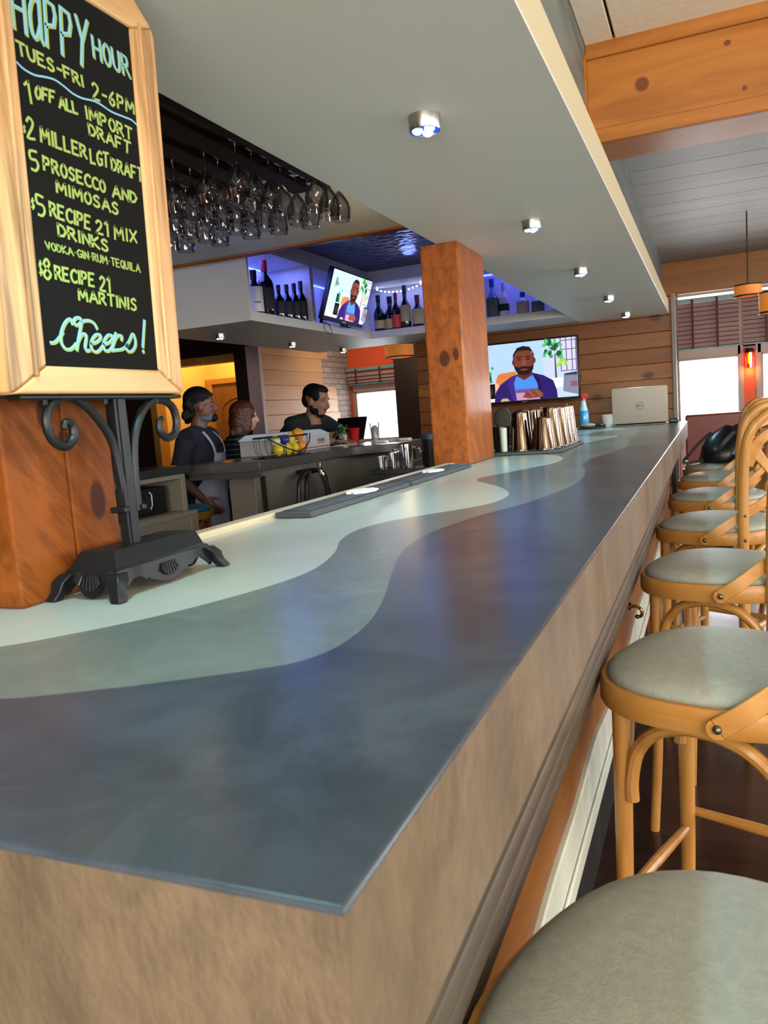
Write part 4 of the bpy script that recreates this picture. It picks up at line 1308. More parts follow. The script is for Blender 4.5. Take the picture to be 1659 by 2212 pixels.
MB().box(-2.455, -2.435, 3.99, 4.01, 0, .955).build('corner_strip', m_toe, fb)
MB().box(-2.46, -2.452, 4.05, 5.4, 0, .62).build('kick_panel', M('navy_panel', '1c2130', .5), fb)
MB().box(-2.62, -2.12, 5.86, 5.9, 0, .99).build('base_panel', m_base_w, fb)

# back-bar cabinet with a microwave
m_cab = M('cabinet_cream', '7f796a', .5)
m_dkstone = M('dark_stone', '1c2024', .3)
cb_ = thing('cabinet', 'cream back-bar cabinet with an open microwave bay and a drawer', 'cabinet', (-3.05, 3.0, 0))
MB().box(-3.35, -2.76, 2.0, 3.74, 1.015, 1.06).build('worktop', m_dkstone, cb_, bevel=.003)
t = MB()
t.box(-3.32, -2.80, 2.02, 3.73, 0, .64).box(-3.32, -2.80, 2.02, 3.73, .985, 1.015).box(-3.32, -2.80, 3.69, 3.73, .64, .985).box(-3.32, -2.80, 3.0, 3.04, .64, .985).box(-3.32, -3.29, 2.02, 3.73, .64, .985).box(-3.32, -2.80, 2.02, 3.0, .64, .985)
t.box(-3.32, -2.80, 3.04, 3.69, .785, .80)
t.build('body', m_cab, cb_, bevel=.003)
dr = MB().box(-2.80, -2.775, 3.0, 3.78, .64, .795)
dr.box(-2.775, -2.768, 3.04, 3.74, .765, .775).box(-2.775, -2.768, 3.04, 3.74, .66, .67).box(-2.775, -2.768, 3.70, 3.74, .67, .765).box(-2.775, -2.768, 3.04, 3.08, .67, .765)
dr.build('drawer', m_cab, cb_, bevel=.002)
MB().box(-2.80, -2.78, 3.0, 3.73, .2, .625).build('door', m_cab, cb_, bevel=.003)
mw = thing('microwave', 'black microwave oven inside the cream back-bar cabinet', 'microwave', (-3.0, 3.36, .80))
MB().box(-3.25, -2.86, 3.07, 3.62, .802, .955).build('housing', m_tvblack, mw, bevel=.004)
MB().box(-2.862, -2.852, 3.08, 3.48, .825, .94).build('door', M('smoked_glass', '23262c', .08), mw, bevel=.002)
MB().tube([(-2.848, 3.46, .84), (-2.838, 3.465, .86), (-2.838, 3.465, .92), (-2.848, 3.46, .935)], .004, 6).build('handle', m_chrome, mw)
for k in range(3):
    bottle(['dark bottle on the back-bar worktop, first from the cabinet end', 'dark bottle on the back-bar worktop, second from the cabinet end', 'dark bottle on the back-bar worktop half behind the iron stand'][k], -3.0 - .05 * k, 3.45 - .13 * k, 1.061, .27 + .02 * k, .04, m_wine, m_label_r if k == 1 else m_label_b, m_label_t if k == 2 else m_label_b, group='bottles on the back-bar worktop')

# things on the far bar -------------------------------------------------
ZC = 1.0505
m_box = M('pale_box_plastic', 'b9b6b2', .45)
cl = thing('storage_box', 'pale long storage box with a red line on the far bar behind the fruit', 'box', (-2.70, 4.92, ZC))
ya, yb, xa, xb = 4.42, 5.30, -2.86, -2.63
t = MB().box(xa, xb, ya, yb, ZC, 1.155)
t.build('body', m_box, cl, bevel=.006)
t = MB()
t.add([(xa - .01, ya - .01, 1.155), (xb + .01, ya - .01, 1.155), (xb + .01, yb + .01, 1.155), (xa - .01, yb + .01, 1.155), (xa + .03, ya + .03, 1.195), (xb - .04, ya + .03, 1.195), (xb - .04, yb - .06, 1.195), (xa + .03, yb - .06, 1.195)],
      [(0, 3, 2, 1), (4, 5, 6, 7), (0, 1, 5, 4), (1, 2, 6, 5), (2, 3, 7, 6), (3, 0, 4, 7)])
t.build('lid', M('pale_lid', 'cfd6da', .35), cl, bevel=.004)
MB().box(xb, xb + .0015, ya, yb, 1.066, 1.072).build('red_line', m_label_r, cl)
t = MB()
for k in range(4):
    t.box(xb, xb + .0012, 5.10 + .03 * k, 5.12 + .03 * k, 1.105, 1.128)
t.box(xb, xb + .0012, 5.10, 5.21, 1.095, 1.100)
t.build('printed_mark', M('dull_print', '6a4a48', .6), cl, smooth=False)

fr = thing('fruit_basket', 'black wire basket of lemons and oranges on the far bar', 'basket', (-2.50, 4.30, ZC))
cx, cy = -2.47, 4.30
def loop(rx, ry, z):
    return [(cx + rx * math.cos(2 * PI * i / 32), cy + ry * math.sin(2 * PI * i / 32), z) for i in range(32)]
MB().tube(loop(.10, .22, ZC + .004), .004, 6, closed=True).build('wire_ring', m_iron, fr)
MB().tube(loop(.12, .27, ZC + .125), .005, 6, closed=True).build('wire_rim', m_iron, fr)
for i in range(12):
    a = 2 * PI * i / 12
    MB().tube(spline([(cx + .10 * math.cos(a), cy + .22 * math.sin(a), ZC + .004), (cx + .118 * math.cos(a), cy + .26 * math.sin(a), ZC + .05), (cx + .12 * math.cos(a), cy + .27 * math.sin(a), ZC + .125)], 4), .0016, 5).build('wire', m_iron, fr)
MB().box(cx - .1, cx + .1, cy - .2, cy + .2, ZC, ZC + .004).build('tray', m_iron, fr)
MB().tube(spline([(cx + .05, cy - .25, ZC + .12), (cx + .132, cy - .15, ZC + .05), (cx + .14, cy - .02, ZC + .03), (cx + .135, cy + .10, ZC + .07), (cx + .12, cy + .16, ZC + .13)], 6), .004, 6).build('handle', m_iron, fr)
def fruit_mat(n, h):
    return M(n, h, .4, var=.12, vs=30, bmp=.3, bs=160, bd=.001)
m_lemon, m_orange_f, m_lime_f, m_blue_f = fruit_mat('lemon_peel', 'd8c22c'), fruit_mat('orange_peel', 'e08a14'), fruit_mat('pale_lemon', 'd2d488'), M('blue_wrap', '2a2aa8', .4)
fruits = [('lemon', 'yellow lemon at the near end of the basket, bottom layer', -2.47, 4.25, .036, m_lemon), ('lemon', 'lemon low in the middle of the basket behind the handle', -2.455, 4.345, .036, m_lemon), ('lemon', 'lemon low in the basket next to the stacked oranges', -2.455, 4.435, .037, m_lemon), ('orange', 'orange on the bottom of the basket at the far end', -2.46, 4.53, .042, m_orange_f),
          ('lemon', 'pale lemon on the near end of the basket, upper layer', -2.50, 4.275, .092, m_lime_f), ('lemon', 'yellow lemon on top in the middle of the basket', -2.475, 4.42, .098, m_lemon), ('orange', 'orange on top of the basket pile, highest fruit', -2.47, 4.515, .122, m_orange_f), ('wrapped_fruit', 'blue wrapped piece among the lemons in the basket', -2.475, 4.345, .096, m_blue_f),
          ('lemon', 'lemon half hidden at the back of the wire basket', -2.54, 4.36, .04, m_lemon)]
for nm, lb, x, y, z, m in fruits:
    rad = .041 if nm == 'orange' else .033
    z += .006
    f_ = thing(nm, lb, 'fruit', (x, y, ZC + z - rad), 'fruit in the wire basket')
    if nm == 'lemon':
        MB().lathe([(0, -.04), (.006, -.038), (.012, -.033), (.028, -.018), (.033, 0), (.028, .018), (.012, .033), (.006, .038), (0, .04)], (x, y, ZC + z), 16).build('peel', m, f_)
    else:
        MB().ell((x, y, ZC + z), (rad, rad, rad * .95), 18, 12).build('peel', m, f_)
    MB().ell((x, y, ZC + z + rad * .93 + (.007 if nm == 'lemon' else 0)), (.005, .005, .003), 8, 5).build('stem_end', m_green, f_)

# order terminal, cups, glasses
ps = thing('order_terminal', 'dark order terminal screen on the far bar before the bright window', 'terminal', (-2.74, 5.93, ZC))
t = MB()
sc0 = [(-2.90, 5.93, 1.085), (-2.60, 5.86, 1.085), (-2.59, 5.94, 1.265), (-2.89, 6.01, 1.265)]
t.add(sc0 + [(x - .01, y + .03, z - .006) for x, y, z in sc0], [(3, 2, 1, 0), (4, 5, 6, 7), (0, 1, 5, 4), (1, 2, 6, 5), (2, 3, 7, 6), (3, 0, 4, 7)])
t.build('screen', m_tvblack, ps, bevel=.003)
MB().tube([(-2.745, 5.95, 1.10), (-2.74, 5.97, 1.06)], .02, 8).build('stand', m_tvblack, ps)
MB().box(-2.83, -2.66, 5.88, 6.03, ZC, ZC + .012).build('foot', m_tvblack, ps, bevel=.003)
tb = thing('tablet', 'small brown framed tablet lying tilted beside the bearded man', 'tablet', (-2.80, 5.62, ZC))
MB().add([(-2.90, 5.60, 1.085), (-2.74, 5.57, 1.09), (-2.73, 5.66, 1.165), (-2.89, 5.69, 1.16), (-2.90, 5.62, 1.075), (-2.74, 5.59, 1.08), (-2.73, 5.68, 1.155), (-2.89, 5.71, 1.15)], [(3, 2, 1, 0), (4, 5, 6, 7), (0, 1, 5, 4), (1, 2, 6, 5), (2, 3, 7, 6), (3, 0, 4, 7)]).build('case', M('brown_leather', '3a2418', .5), tb, bevel=.003)
MB().add([(-2.88, 5.596, 1.094), (-2.755, 5.573, 1.098), (-2.747, 5.648, 1.160), (-2.872, 5.672, 1.155)], [(0, 1, 2, 3)]).build('screen', M('tan_screen', 'b08a5a', .3), tb)
MB().box(-2.88, -2.75, 5.60, 5.72, ZC, 1.085).build('foot', M('brown_leather', '3a2418', .5), tb)
rc = thing('plastic_cup', 'red plastic cup on the far bar beside the order terminal', 'cup', (-2.62, 5.72, ZC))
MB().lathe([(.034, 0), (.048, .125), (.050, .128), (.047, .125), (.033, .004), (0, .004)], (-2.62, 5.72, ZC), 20).build('cup_wall', M('red_plastic', 'b01622', .35), rc)
hg = thing('herb_glass', 'glass of green mint on the far bar beside the red cup', 'glass', (-2.64, 5.56, ZC))
MB().lathe([(.036, 0), (.044, .095), (.042, .095), (.034, .006), (0, .006)], (-2.64, 5.56, ZC), 18).build('glass_wall', m_wineglass, hg)
lf = MB()
rq = random.Random(2)
for k in range(60):
    a, rr_, zz = rq.uniform(0, 6.28), rq.uniform(0, .05), rq.uniform(.03, .15)
    if zz < .09:
        rr_ = min(rr_, .032)
    p0 = Vector((-2.64 + rr_ * math.cos(a), 5.56 + rr_ * math.sin(a), ZC + zz))
    d1 = Vector((rq.uniform(-1, 1), rq.uniform(-1, 1), rq.uniform(-.2, 1))).normalized() * .024
    d2 = d1.cross(Vector((rq.uniform(-1, 1), rq.uniform(-1, 1), .3))).normalized() * .009
    lf.add([p0, p0 + d1 * .5 + d2, p0 + d1, p0 + d1 * .5 - d2], [(0, 1, 2, 3)])
lf.build('mint_leaves', M('mint_green', '3f7a35', .5), hg)
def tumbler(lab, x, y, z, h, r, m=m_wineglass, name='drinking_glass', group='glasses on the far bar', cat='glass'):
    t = thing(name, lab, cat, (x, y, z), group)
    MB().lathe([(r * .75, 0), (r, h), (r * .94, h), (r * .7, h * .08), (0, h * .08)], (x, y, z), 20).build('glass_wall', m, t)
    MB().lathe([(r * .76, .0005), (r * .78, h * .07), (0, h * .07)], (x, y, z), 20).build('glass_base', m, t)
    return t
pg = tumbler('tall clear pint glass holding a folded napkin, before the bright window', -2.47, 5.80, ZC, .16, .042)
MB().lathe([(.026, 0), (.03, .10), (.018, .12), (0, .125)], (-2.47, 5.80, ZC + .012), 9).build('napkin', m_paper, pg)
for k, (x, y) in enumerate(((-2.62, 5.42), (-2.58, 5.47))):
    tag(MB().extrude([(x - .07, y - .05, ZC + .001 + .004 * k), (x + .06, y - .06, ZC + .001 + .004 * k), (x + .08, y + .05, ZC + .001 + .004 * k), (x - .05, y + .06, ZC + .001 + .004 * k)], (0, 0, .003)).build('paper_sheet', m_paper), ['white paper sheet on the far bar under the man\'s hand', 'second paper sheet overlapping the one under the hand'][k], 'paper', 'papers on the far bar')
for k, (x, y, a) in enumerate(((-2.40, 5.72, .3), (-2.33, 5.86, 1.2), (-2.22, 5.80, .1))):
    tag(MB().extrude([(x + .06 * math.cos(a + q) * (1 + .3 * (i % 2)), y + .05 * math.sin(a + q), ZC + .001) for i, q in enumerate((0, .9, 1.9, 3.0, 4.1, 5.2))], (0, 0, .02)).build('napkin', m_paper, bevel=.004), ['crumpled white napkin by the pint glass', 'crumpled white napkin in the middle of the glare', 'crumpled white napkin at the far bar end'][k], 'napkin', 'napkins on the far bar')

# low stainless drainboard with pitchers and glasses
m_steel = M('stainless_steel', '70757a', .25, 1)
st = thing('drainboard', 'low stainless drainboard holding pitchers and glasses behind the bar', 'drainboard', (-1.6, 5.1, 0))
MB().box(-2.17, -1.02, 4.96, 5.25, .855, .89).build('worktop', m_steel, st, bevel=.004)
MB().box(-2.16, -1.04, 4.975, 5.24, .76, .855).build('apron', m_steel, st)
for x in (-2.12, -1.08):
    for y in (5.0, 5.21):
        MB().tube([(x, y, 0), (x, y, .77)], .018, 8).build('leg', m_steel, st)
MB().box(-2.14, -1.06, 4.99, 5.22, .3, .33).build('under_shelf', m_toe, st)
gl_l = ['small clear tumbler at the end of the drainboard', 'second tumbler on the drainboard, beside the stemmed glass', 'third tumbler on the drainboard', 'fourth tumbler on the drainboard before the big jug']
for k, x in enumerate((-2.11, -2.02, -2.115, -2.03)):
    tumbler(gl_l[k], x, 5.03 if k < 2 else 5.12, .8905, .085 + .02 * (k % 2), .032, group='glasses on the drainboard')
sg2 = g0.copy()
COL.objects.link(sg2)
sg2.rotation_euler = (PI, 0, 0)
sg2.location = (-2.07, 5.20, .8905)
sg2.scale = (.8, .8, .62)
tag(sg2, 'stemmed glass standing upright on the drainboard', 'wine glass', 'glasses on the drainboard')
def pitcher(label, x, y, z, h, r, m, mh, lid=None):
    t = thing('pitcher', label, 'pitcher', (x, y, z), 'pitchers on the drainboard')
    MB().lathe([(r * .8, 0), (r * .86, h * .3), (r, h), (r * .95, h), (r * .8, h * .3), (r * .72, .01), (0, .01)], (x, y, z), 24).build('jug', m, t)
    MB().tube(spline([(x + r * .95, y - r * .2, z + h * .88), (x + r * 1.6, y - r * .35, z + h * .8), (x + r * 1.6, y - r * .35, z + h * .4), (x + r * .85, y - r * .2, z + h * .28)], 5), .009, 8).build('handle', mh, t)
    if lid:
        MB().lathe([(r * 1.03, h), (r * 1.03, h + .03), (r * .7, h + .04), (0, h + .04)], (x, y, z), 24).build('lid', lid, t)
    return t
pitcher('clear water pitcher on the drainboard before the window', -1.93, 5.09, .8905, .155, .058, m_wineglass, m_wineglass)
pitcher('dark pitcher with a teal lid beside the timber post', -1.77, 5.10, .8905, .185, .06, M('dark_plastic', '14161a', .3), M('dark_plastic', '14161a', .3), M('teal_plastic', '23454c', .4))
for k in range(4):
    tumbler(['tall glass on the drainboard just past the dark pitcher', 'tall glass on the drainboard, second past the dark pitcher', 'tall glass on the drainboard, third past the dark pitcher', 'tall glass at the drainboard end toward the bar'][k], -1.64 + .08 * k, 5.10, .8905, .15, .033, group='tall glasses at the drainboard back')

# drink gun with its hoses under the far bar
dg = thing('soda_gun', 'soda gun with black looped hoses hanging under the far bar', 'soda gun', (-2.38, 4.5, .4))
m_hose = M('black_hose', '0c0c0e', .4)
MB().box(-2.45, -2.40, 4.42, 4.60, .925, .95).build('holster', m_hose, dg, bevel=.004)
for k, (y0, y1) in enumerate(((4.26, 4.50), (4.36, 4.50), (4.66, 4.54))):
    MB().tube(spline([(-2.40, y1, .93), (-2.37, (y0 + y1) / 2, .93), (-2.36, y0 + .02 * (1 if y0 < y1 else -1), .88), (-2.36, y0, .78), (-2.38, y0 - .01, .66), (-2.41, y0 - .01, .5)], 6), .015, 8).build('hose', m_hose, dg)
MB().tube(spline([(-2.36, 4.56, .945), (-2.35, 4.575, .91), (-2.345, 4.62, .83), (-2.345, 4.66, .73), (-2.35, 4.68, .66)], 5), [.012] * 5 + [.018] * 8 + [.016] * 8, 8).build('chrome_handle', m_chrome, dg)
MB().box(-2.37, -2.34, 4.545, 4.575, .935, .985).build('nozzle', m_chrome, dg, bevel=.003)

# black speed rail with a few bottles along the bartender's side
sr = thing('speed_rail', 'black speed rail of bottles below the bartender edge of the bar', 'bottle rail', (-1.2, 3.0, 0))
MB().box(-1.10, -.92, 2.2, 4.6, .60, .62).build('shelf', m_toe, sr)
MB().box(-1.10, -1.09, 2.2, 4.6, .62, .72).build('rail', m_steel, sr)
for y in (2.22, 4.58):
    MB().box(-1.09, -.92, y - .02, y + .02, 0, .60).build('leg', m_toe, sr)
# ------------------------------------------------------------------ on the main bar near the back wall
ZB_ = 1.0505
tr = thing('serving_tray', 'flat black rubber tray under the metal shakers on the bar', 'tray', (-.7, 3.55, ZB_))
MB().extrude([(-.87, 3.19, ZB_), (-.60, 3.20, ZB_), (-.555, 3.24, ZB_), (-.555, 3.85, ZB_), (-.87, 3.85, ZB_)], (0, 0, .012)).build('tray_base', m_rubber, tr, bevel=.004)
MB().box(-.862, -.565, 3.26, 3.84, ZB_ + .012, ZB_ + .014).build('mat_insert', m_toe, tr)
m_shaker = M('polished_steel', '78695a', .09, 1)
ZK = ZB_ + .0145
sh_l = ['polished steel shaker tin, tall one close to the timber post', 'short steel shaker tin at the tray corner nearest the stools', 'steel shaker tin in the second rank behind the tall one', 'steel shaker tin in the second rank, stool side', 'third-rank steel shaker tin along the stool side', 'fourth-rank steel shaker tin along the stool side', 'last steel shaker tin at the tray far corner', 'middle steel shaker tin of the third rank', 'middle steel shaker tin of the fourth rank']
shk = [(-.735, 3.295, .165, .046), (-.635, 3.285, .135, .044), (-.745, 3.40, .172, .046), (-.625, 3.395, .175, .046), (-.612, 3.51, .175, .046), (-.61, 3.62, .178, .046), (-.61, 3.73, .178, .046), (-.73, 3.52, .172, .046), (-.72, 3.64, .172, .046)]
for k, (x, y, h, r) in enumerate(shk):
    s = thing('shaker_tin', sh_l[k], 'shaker', (x, y, ZK), 'steel shaker tins on the tray')
    MB().lathe([(r, 0), (r * 1.0, .002), (r * .97, .006), (r * .70, h * .93), (r * .69, h * .96), (r * .66, h * .985), (r * .60, h), (0, h * .996)], (x, y, ZK), 36).build('tin', m_shaker, s)
    MB().tube([(x + r * .985 * math.cos(2 * PI * i / 36), y + r * .985 * math.sin(2 * PI * i / 36), ZK + .003) for i in range(36)], .0022, 6, closed=True).build('rolled_rim', m_shaker, s)
# strainer standing in a dark tin, jigger behind
jt = thing('tool_tin', 'dark tin with a cocktail strainer beside the timber post', 'bar tools', (-.82, 3.30, ZK))
MB().lathe([(.030, 0), (.038, .105), (.036, .105), (.028, .004), (0, .004)], (-.82, 3.30, ZK), 20).build('tin', M('dark_steel', '4a4e50', .25, 1), jt)
MB().lathe([(.013, 0), (.015, .10), (0, .10)], (-.80, 3.265, ZK), 14).build('pale_stick', M('pale_stick', 'b8c4b0', .4), jt)
P = [(-.81 + .036 * math.cos(2 * PI * i / 28), 3.305, ZK + .14 + .042 * math.sin(2 * PI * i / 28)) for i in range(28)]
MB().tube(P, .004, 6, closed=True).build('strainer_coil', m_steel, jt)
MB().extrude([(-.81 + .031 * math.cos(2 * PI * i / 20), 3.3065, ZK + .14 + .037 * math.sin(2 * PI * i / 20)) for i in range(20)], (0, .002, 0)).build('strainer_plate', M('dark_mesh', '3c3a34', .4, .6), jt)
bottle('small bitters bottle with gold neck behind the strainer', -.845, 3.42, ZK, .15, .024, m_wine, m_cap_gold, m_label_w, group='small bottles on the tray')
bottle('small clear bottle with blue label behind the timber post edge', -.85, 3.54, ZK, .15, .026, m_clear, m_cap_blue, m_gin, group='small bottles on the tray')

# spray bottle, dark mat, cloth, white cup
tag(MB().box(-.86, -.70, 5.72, 6.05, ZB_, ZB_ + .012).build('bar_mat', m_toe, bevel=.004), 'thin black mat on the bar below the spray bottle', 'bar mat')
sb = thing('spray_bottle', 'spray bottle of blue cleaner with a red trigger under the television', 'spray bottle', (-.835, 5.86, ZB_ + .0125))
bx, by, bz_ = -.835, 5.86, ZB_ + .0125
m_blue_l = M('blue_cleaner', '2f96c8', .2, coat=.4)
MB().lathe([(.034, 0), (.036, .004), (.036, .105), (.030, .122), (0, .122)], (bx, by, bz_), 24).build('bottle_body', m_blue_l, sb)
MB().lathe([(.030, .122), (.022, .155), (.017, .185), (.013, .20), (0, .20)], (bx, by, bz_), 24).build('bottle_neck', M('pale_blue_plastic', 'a8d4dc', .25), sb)
MB().lathe([(.016, .195), (.016, .215), (0, .215)], (bx, by, bz_), 18).box(bx - .014, bx + .03, by - .010, by + .010, bz_ + .215, bz_ + .245).box(bx + .012, bx + .02, by - .006, by + .006, bz_ + .185, bz_ + .215).build('trigger_head', M('red_plastic_head', 'c03a34', .35), sb, bevel=.003)
tag(MB().ell((-.80, 5.78, ZB_ + .029), (.055, .05, .016), 18, 10).build('bar_cloth', M('grey_cloth', '8c8a7c', .9, var=.1), smooth=True), 'bundled grey bar cloth behind the steel shakers', 'cloth')
tag(MB().ell((-.735, 5.93, ZB_ + .022), (.045, .03, .0095), 16, 8).build('computer_mouse', M('navy_plastic', '1a2438', .3)), 'dark computer mouse shape beside the spray bottle', 'mouse')
wc = thing('paper_cup', 'white paper cup on the bar between spray bottle and laptop', 'cup', (-.69, 6.05, ZB_))
MB().lathe([(.034, 0), (.045, .088), (.047, .090), (.044, .088), (.033, .004), (0, .004)], (-.69, 6.05, ZB_), 22).build('cup_wall', m_paper, wc)

# laptop, lid towards us
m_alu = M('silver_lid', '918a7e', .35, .5)
lp = thing('laptop', 'open silver laptop on the bar end, lid back towards us', 'laptop', (-.45, 6.0, ZB_))
MB().box(-.645, -.262, 5.98, 6.22, ZB_, ZB_ + .016).build('keyboard_base', m_alu, lp, bevel=.003)
MB().tube([(-.63, 5.975, ZB_ + .012), (-.28, 5.975, ZB_ + .012)], .006, 8).build('hinge', m_tvblack, lp)
lid = MB()
l0, l1 = Vector((-.645, 5.972, ZB_ + .016)), Vector((-.262, 5.972, ZB_ + .016))
upv = Vector((0, -.07, 1)).normalized()
hh = .258
nn = Vector((0, -1, -.07)).normalized()
def lidp(u, v, h):
    return l0 + (l1 - l0) * u + upv * (v * hh) + nn * h
cn = [(0, 0), (1, 0), (1, .96), (.985, 1), (.015, 1), (0, .96)]
lid.extrude([lidp(a, b2, 0) for a, b2 in cn], nn * .007)
lo = lid.build('lid', m_alu, lp, bevel=.002)
lg = MB()
def on_lid(u, v, h):
    return l0 + (l1 - l0).normalized() * u + upv * v + nn * (.0072 + h)
m_logo = M('dark_logo', '3c3c3c', .3, .6)
cr = [(.1925 + .026 * math.cos(2 * PI * i / 36), .125 + .026 * math.sin(2 * PI * i / 36)) for i in range(37)]
ribbon(lg, cr, on_lid, .0032, .0004)
for pl_ in strokes('DELL'):
    ribbon(lg, [(.1755 + .034 * a, .118 + .014 * b2) for a, b2 in pl_], on_lid, .0026, .0004)
lg.build('logo', m_logo, lo, smooth=False)
tag(MB().box(-.262, -.20, 6.10, 6.19, ZB_, ZB_ + .03).build('charger', m_tvblack, bevel=.008), 'dark charger block behind the laptop at the bar end', 'charger')
# ------------------------------------------------------------------ cross-back bar stools
m_stool = wood('stool_oak', '8c5a20', 'bb8845', '7a4a20', 'z', .38, 0, .1, 1.4)
m_stool_h = wood('stool_oak_flat', '905e24', 'bd8a46', '7a4a20', 'x', .38, 0, .1, 1.4)
def fabric_mat(name, a, b_):
    m, nt, bb = new_mat(name)
    v = tex_coords(nt)
    c = ramp(nt, noise(nt, v, 70, 4, .7), [(.3, lin(a)), (.7, lin(b_))])
    nt.links.new(c, bb.inputs['Base Color'])
    bb.inputs['Roughness'].default_value = .42
    bb.inputs['Specular IOR Level'].default_value = .35
    v2 = tex_coords(nt, (1, 1, 1), (0, 0, .6))
    bump(nt, bb, noise(nt, v2, 330, 2), .35, .0015)
    return m
m_fabric = fabric_mat('sage_vinyl', '848880', '94978c')
m_rivet = M('dark_rivet', '6a6458', .3, .9)
m_pad = M('white_glide', 'd8d4c8', .5)

def seat_pts(r, z, n=48, p=2.5, fx=1.0):
    out = []
    for i in range(n):
        a = 2 * PI * i / n
        c, s = math.cos(a), math.sin(a)
        k = (abs(c) ** p + abs(s) ** p) ** (-1 / p)
        x, y = r * k * c, r * k * s
        y *= 1 - .08 * (x / r)           # a little narrower towards the back
        out.append((x * fx, y, z))
    return out

def pol(r, a, z):
    a = math.radians(a)
    return Vector((r * math.cos(a), r * math.sin(a), z))

def make_stool(label, group):
    t = thing('bar_stool', label, 'bar stool', (0, 0, 0), group)
    n = 48
    mb = MB()
    rings = [seat_pts(.196, .706), seat_pts(.213, .706), seat_pts(.216, .712), seat_pts(.216, .744), seat_pts(.212, .752), seat_pts(.198, .752), seat_pts(.196, .745)]
    vs = [p for q in rings for p in q]
    fs = []
    k = len(rings)
    for i in range(k):
        for j in range(n):
            i2, j2 = (i + 1) % k, (j + 1) % n
            fs.append((i * n + j, i * n + j2, i2 * n + j2, i2 * n + j))
    mb.add(vs, fs)
    mb.build('seat_frame', m_stool_h, t)
    mb = MB()
    rings = [seat_pts(.190, .745)] + [seat_pts(.200 * s, z) for s, z in ((1.0, .750), (1.015, .757), (1.0, .765), (.95, .772), (.86, .779), (.70, .784), (.5, .787), (.25, .789))]
    vs = [p for q in rings for p in q] + [(0, 0, .7895)]
    fs = [tuple(range(n))[::-1]]
    for i in range(len(rings) - 1):
        for j in range(n):
            j2 = (j + 1) % n
            fs.append((i * n + j, i * n + j2, (i + 1) * n + j2, (i + 1) * n + j))
    for j in range(n):
        fs.append(((len(rings) - 1) * n + j, (len(rings) - 1) * n + (j + 1) % n, len(vs) - 1))
    mb.add(vs, fs)
    mb.build('cushion', m_fabric, t, angle=80)
    # front legs
    for a in (135, 225):
        P = spline([pol(.205, a, .712), pol(.208, a, .5), pol(.215, a, .25), pol(.232, a, .0)], 5)
        lg = MB().tube(P, [.0175 - .004 * i / (len(P) - 1) for i in range(len(P))], 14).build('leg', m_stool, t)
        MB().lathe([(.012, 0), (.012, .004), (0, .004)], pol(.232, a, 0), 12).build('glide', m_pad, lg)
    # back legs run up into one bent hoop
    for s in (-1, 1):
        P = spline([pol(.262, 45 * s, 0), pol(.240, 45 * s, .25), pol(.228, 45 * s, .5), pol(.230, 45 * s, .72), pol(.236, 45 * s, .95), pol(.245, 43 * s, 1.06), pol(.252, 38 * s, 1.12), pol(.258, 27 * s, 1.162), pol(.262, 12 * s, 1.178), pol(.263, 0, 1.18)], 6)
        lg = MB().tube(P, [.0175] * len(P), 14).build('back_leg', m_stool, t)
        MB().lathe([(.012, 0), (.012, .004), (0, .004)], pol(.262, 45 * s, 0), 12).build('glide', m_pad, lg)
        for z in (.728, .815):
            MB().ell(pol(.2475, 45 * s, z), (.006, .006, .006), 10, 6).build('rivet', m_rivet, lg)
    # inner top rail, ends visible inside the hoop
    P = spline([pol(.222, -40, .985), pol(.230, -36, 1.04), pol(.240, -27, 1.085), pol(.246, -12, 1.105), pol(.247, 0, 1.108), pol(.246, 12, 1.105), pol(.240, 27, 1.085), pol(.230, 36, 1.04), pol(.222, 40, .985)], 6)
    MB().strap(P, [Vector((p.x, p.y, 0)) for p in P], .038, .016).build('top_rail', m_stool_h, t, bevel=.004)
    # crossing straps from the seat sides to the opposite top corners
    for s in (-1, 1):
        K = [(.224, 77 * s, .728), (.224, 66 * s, .758), (.213, 48 * s, .803), (.216 - .004 * s, 25 * s, .852), (.220 - .005 * s, 2 * s, .912), (.222 - .004 * s, -20 * s, .982), (.224, -36 * s, 1.045)]
        P = spline([pol(*q) for q in K], 5)
        st_ = MB().strap(P, [Vector((p.x, p.y, 0)) for p in P], .034, .008)
        b_ = st_.build('cross_strap', m_stool_h, t, bevel=.002)
        e = P[0]
        tn = (P[1] - P[0]).normalized()
        nr = Vector((e.x, e.y, 0)).normalized()
        ub = tn.cross(nr).normalized()
        cap = [e + ub * (.017 * math.cos(q)) - tn * (.017 * math.sin(q)) - nr * .004 for q in [PI * i / 10 for i in range(11)]]
        MB().extrude(cap, nr * .008).build('strap_end', m_stool_h, b_)
        MB().ell(e + nr * .005, (.0075, .0075, .0075), 12, 8).build('rivet', m_rivet, b_)
        MB().ell(P[-1] - Vector((P[-1].x, P[-1].y, 0)).normalized() * .006, (.006, .006, .006), 10, 6).build('rivet', m_rivet, b_)
    # bent arches under the seat
    LA = [135, 225, 315, 405]
    for i in range(4):
        a0, a1 = LA[i], LA[i] + 90
        r0 = .203 if a0 in (135, 225) else .222
        r1 = .203 if a1 in (225, 135) else .222
        am = (a0 + a1) / 2
        c0, c1 = pol(r0, a0, 0), pol(r1, a1, 0)
        ch = (c1 - c0)
        md = (c0 + c1) / 2
        P = []
        for q, z in ((.055, .53), (.055, .57), (.105, .63), (.24, .676), (.40, .693), (.5, .695), (.60, .693), (.76, .676), (.895, .63), (.945, .57), (.945, .53)):
            p = c0 + ch * q
            out = md.normalized() * (.018 if .2 < q < .8 else .008)
            P.append(Vector((p.x + out.x, p.y + out.y, z)))
        MB().tube(spline(P, 4), .0125, 10).build('arch_brace', m_stool, t)
    # box stretcher
    zz = [.335, .365, .395, .365]
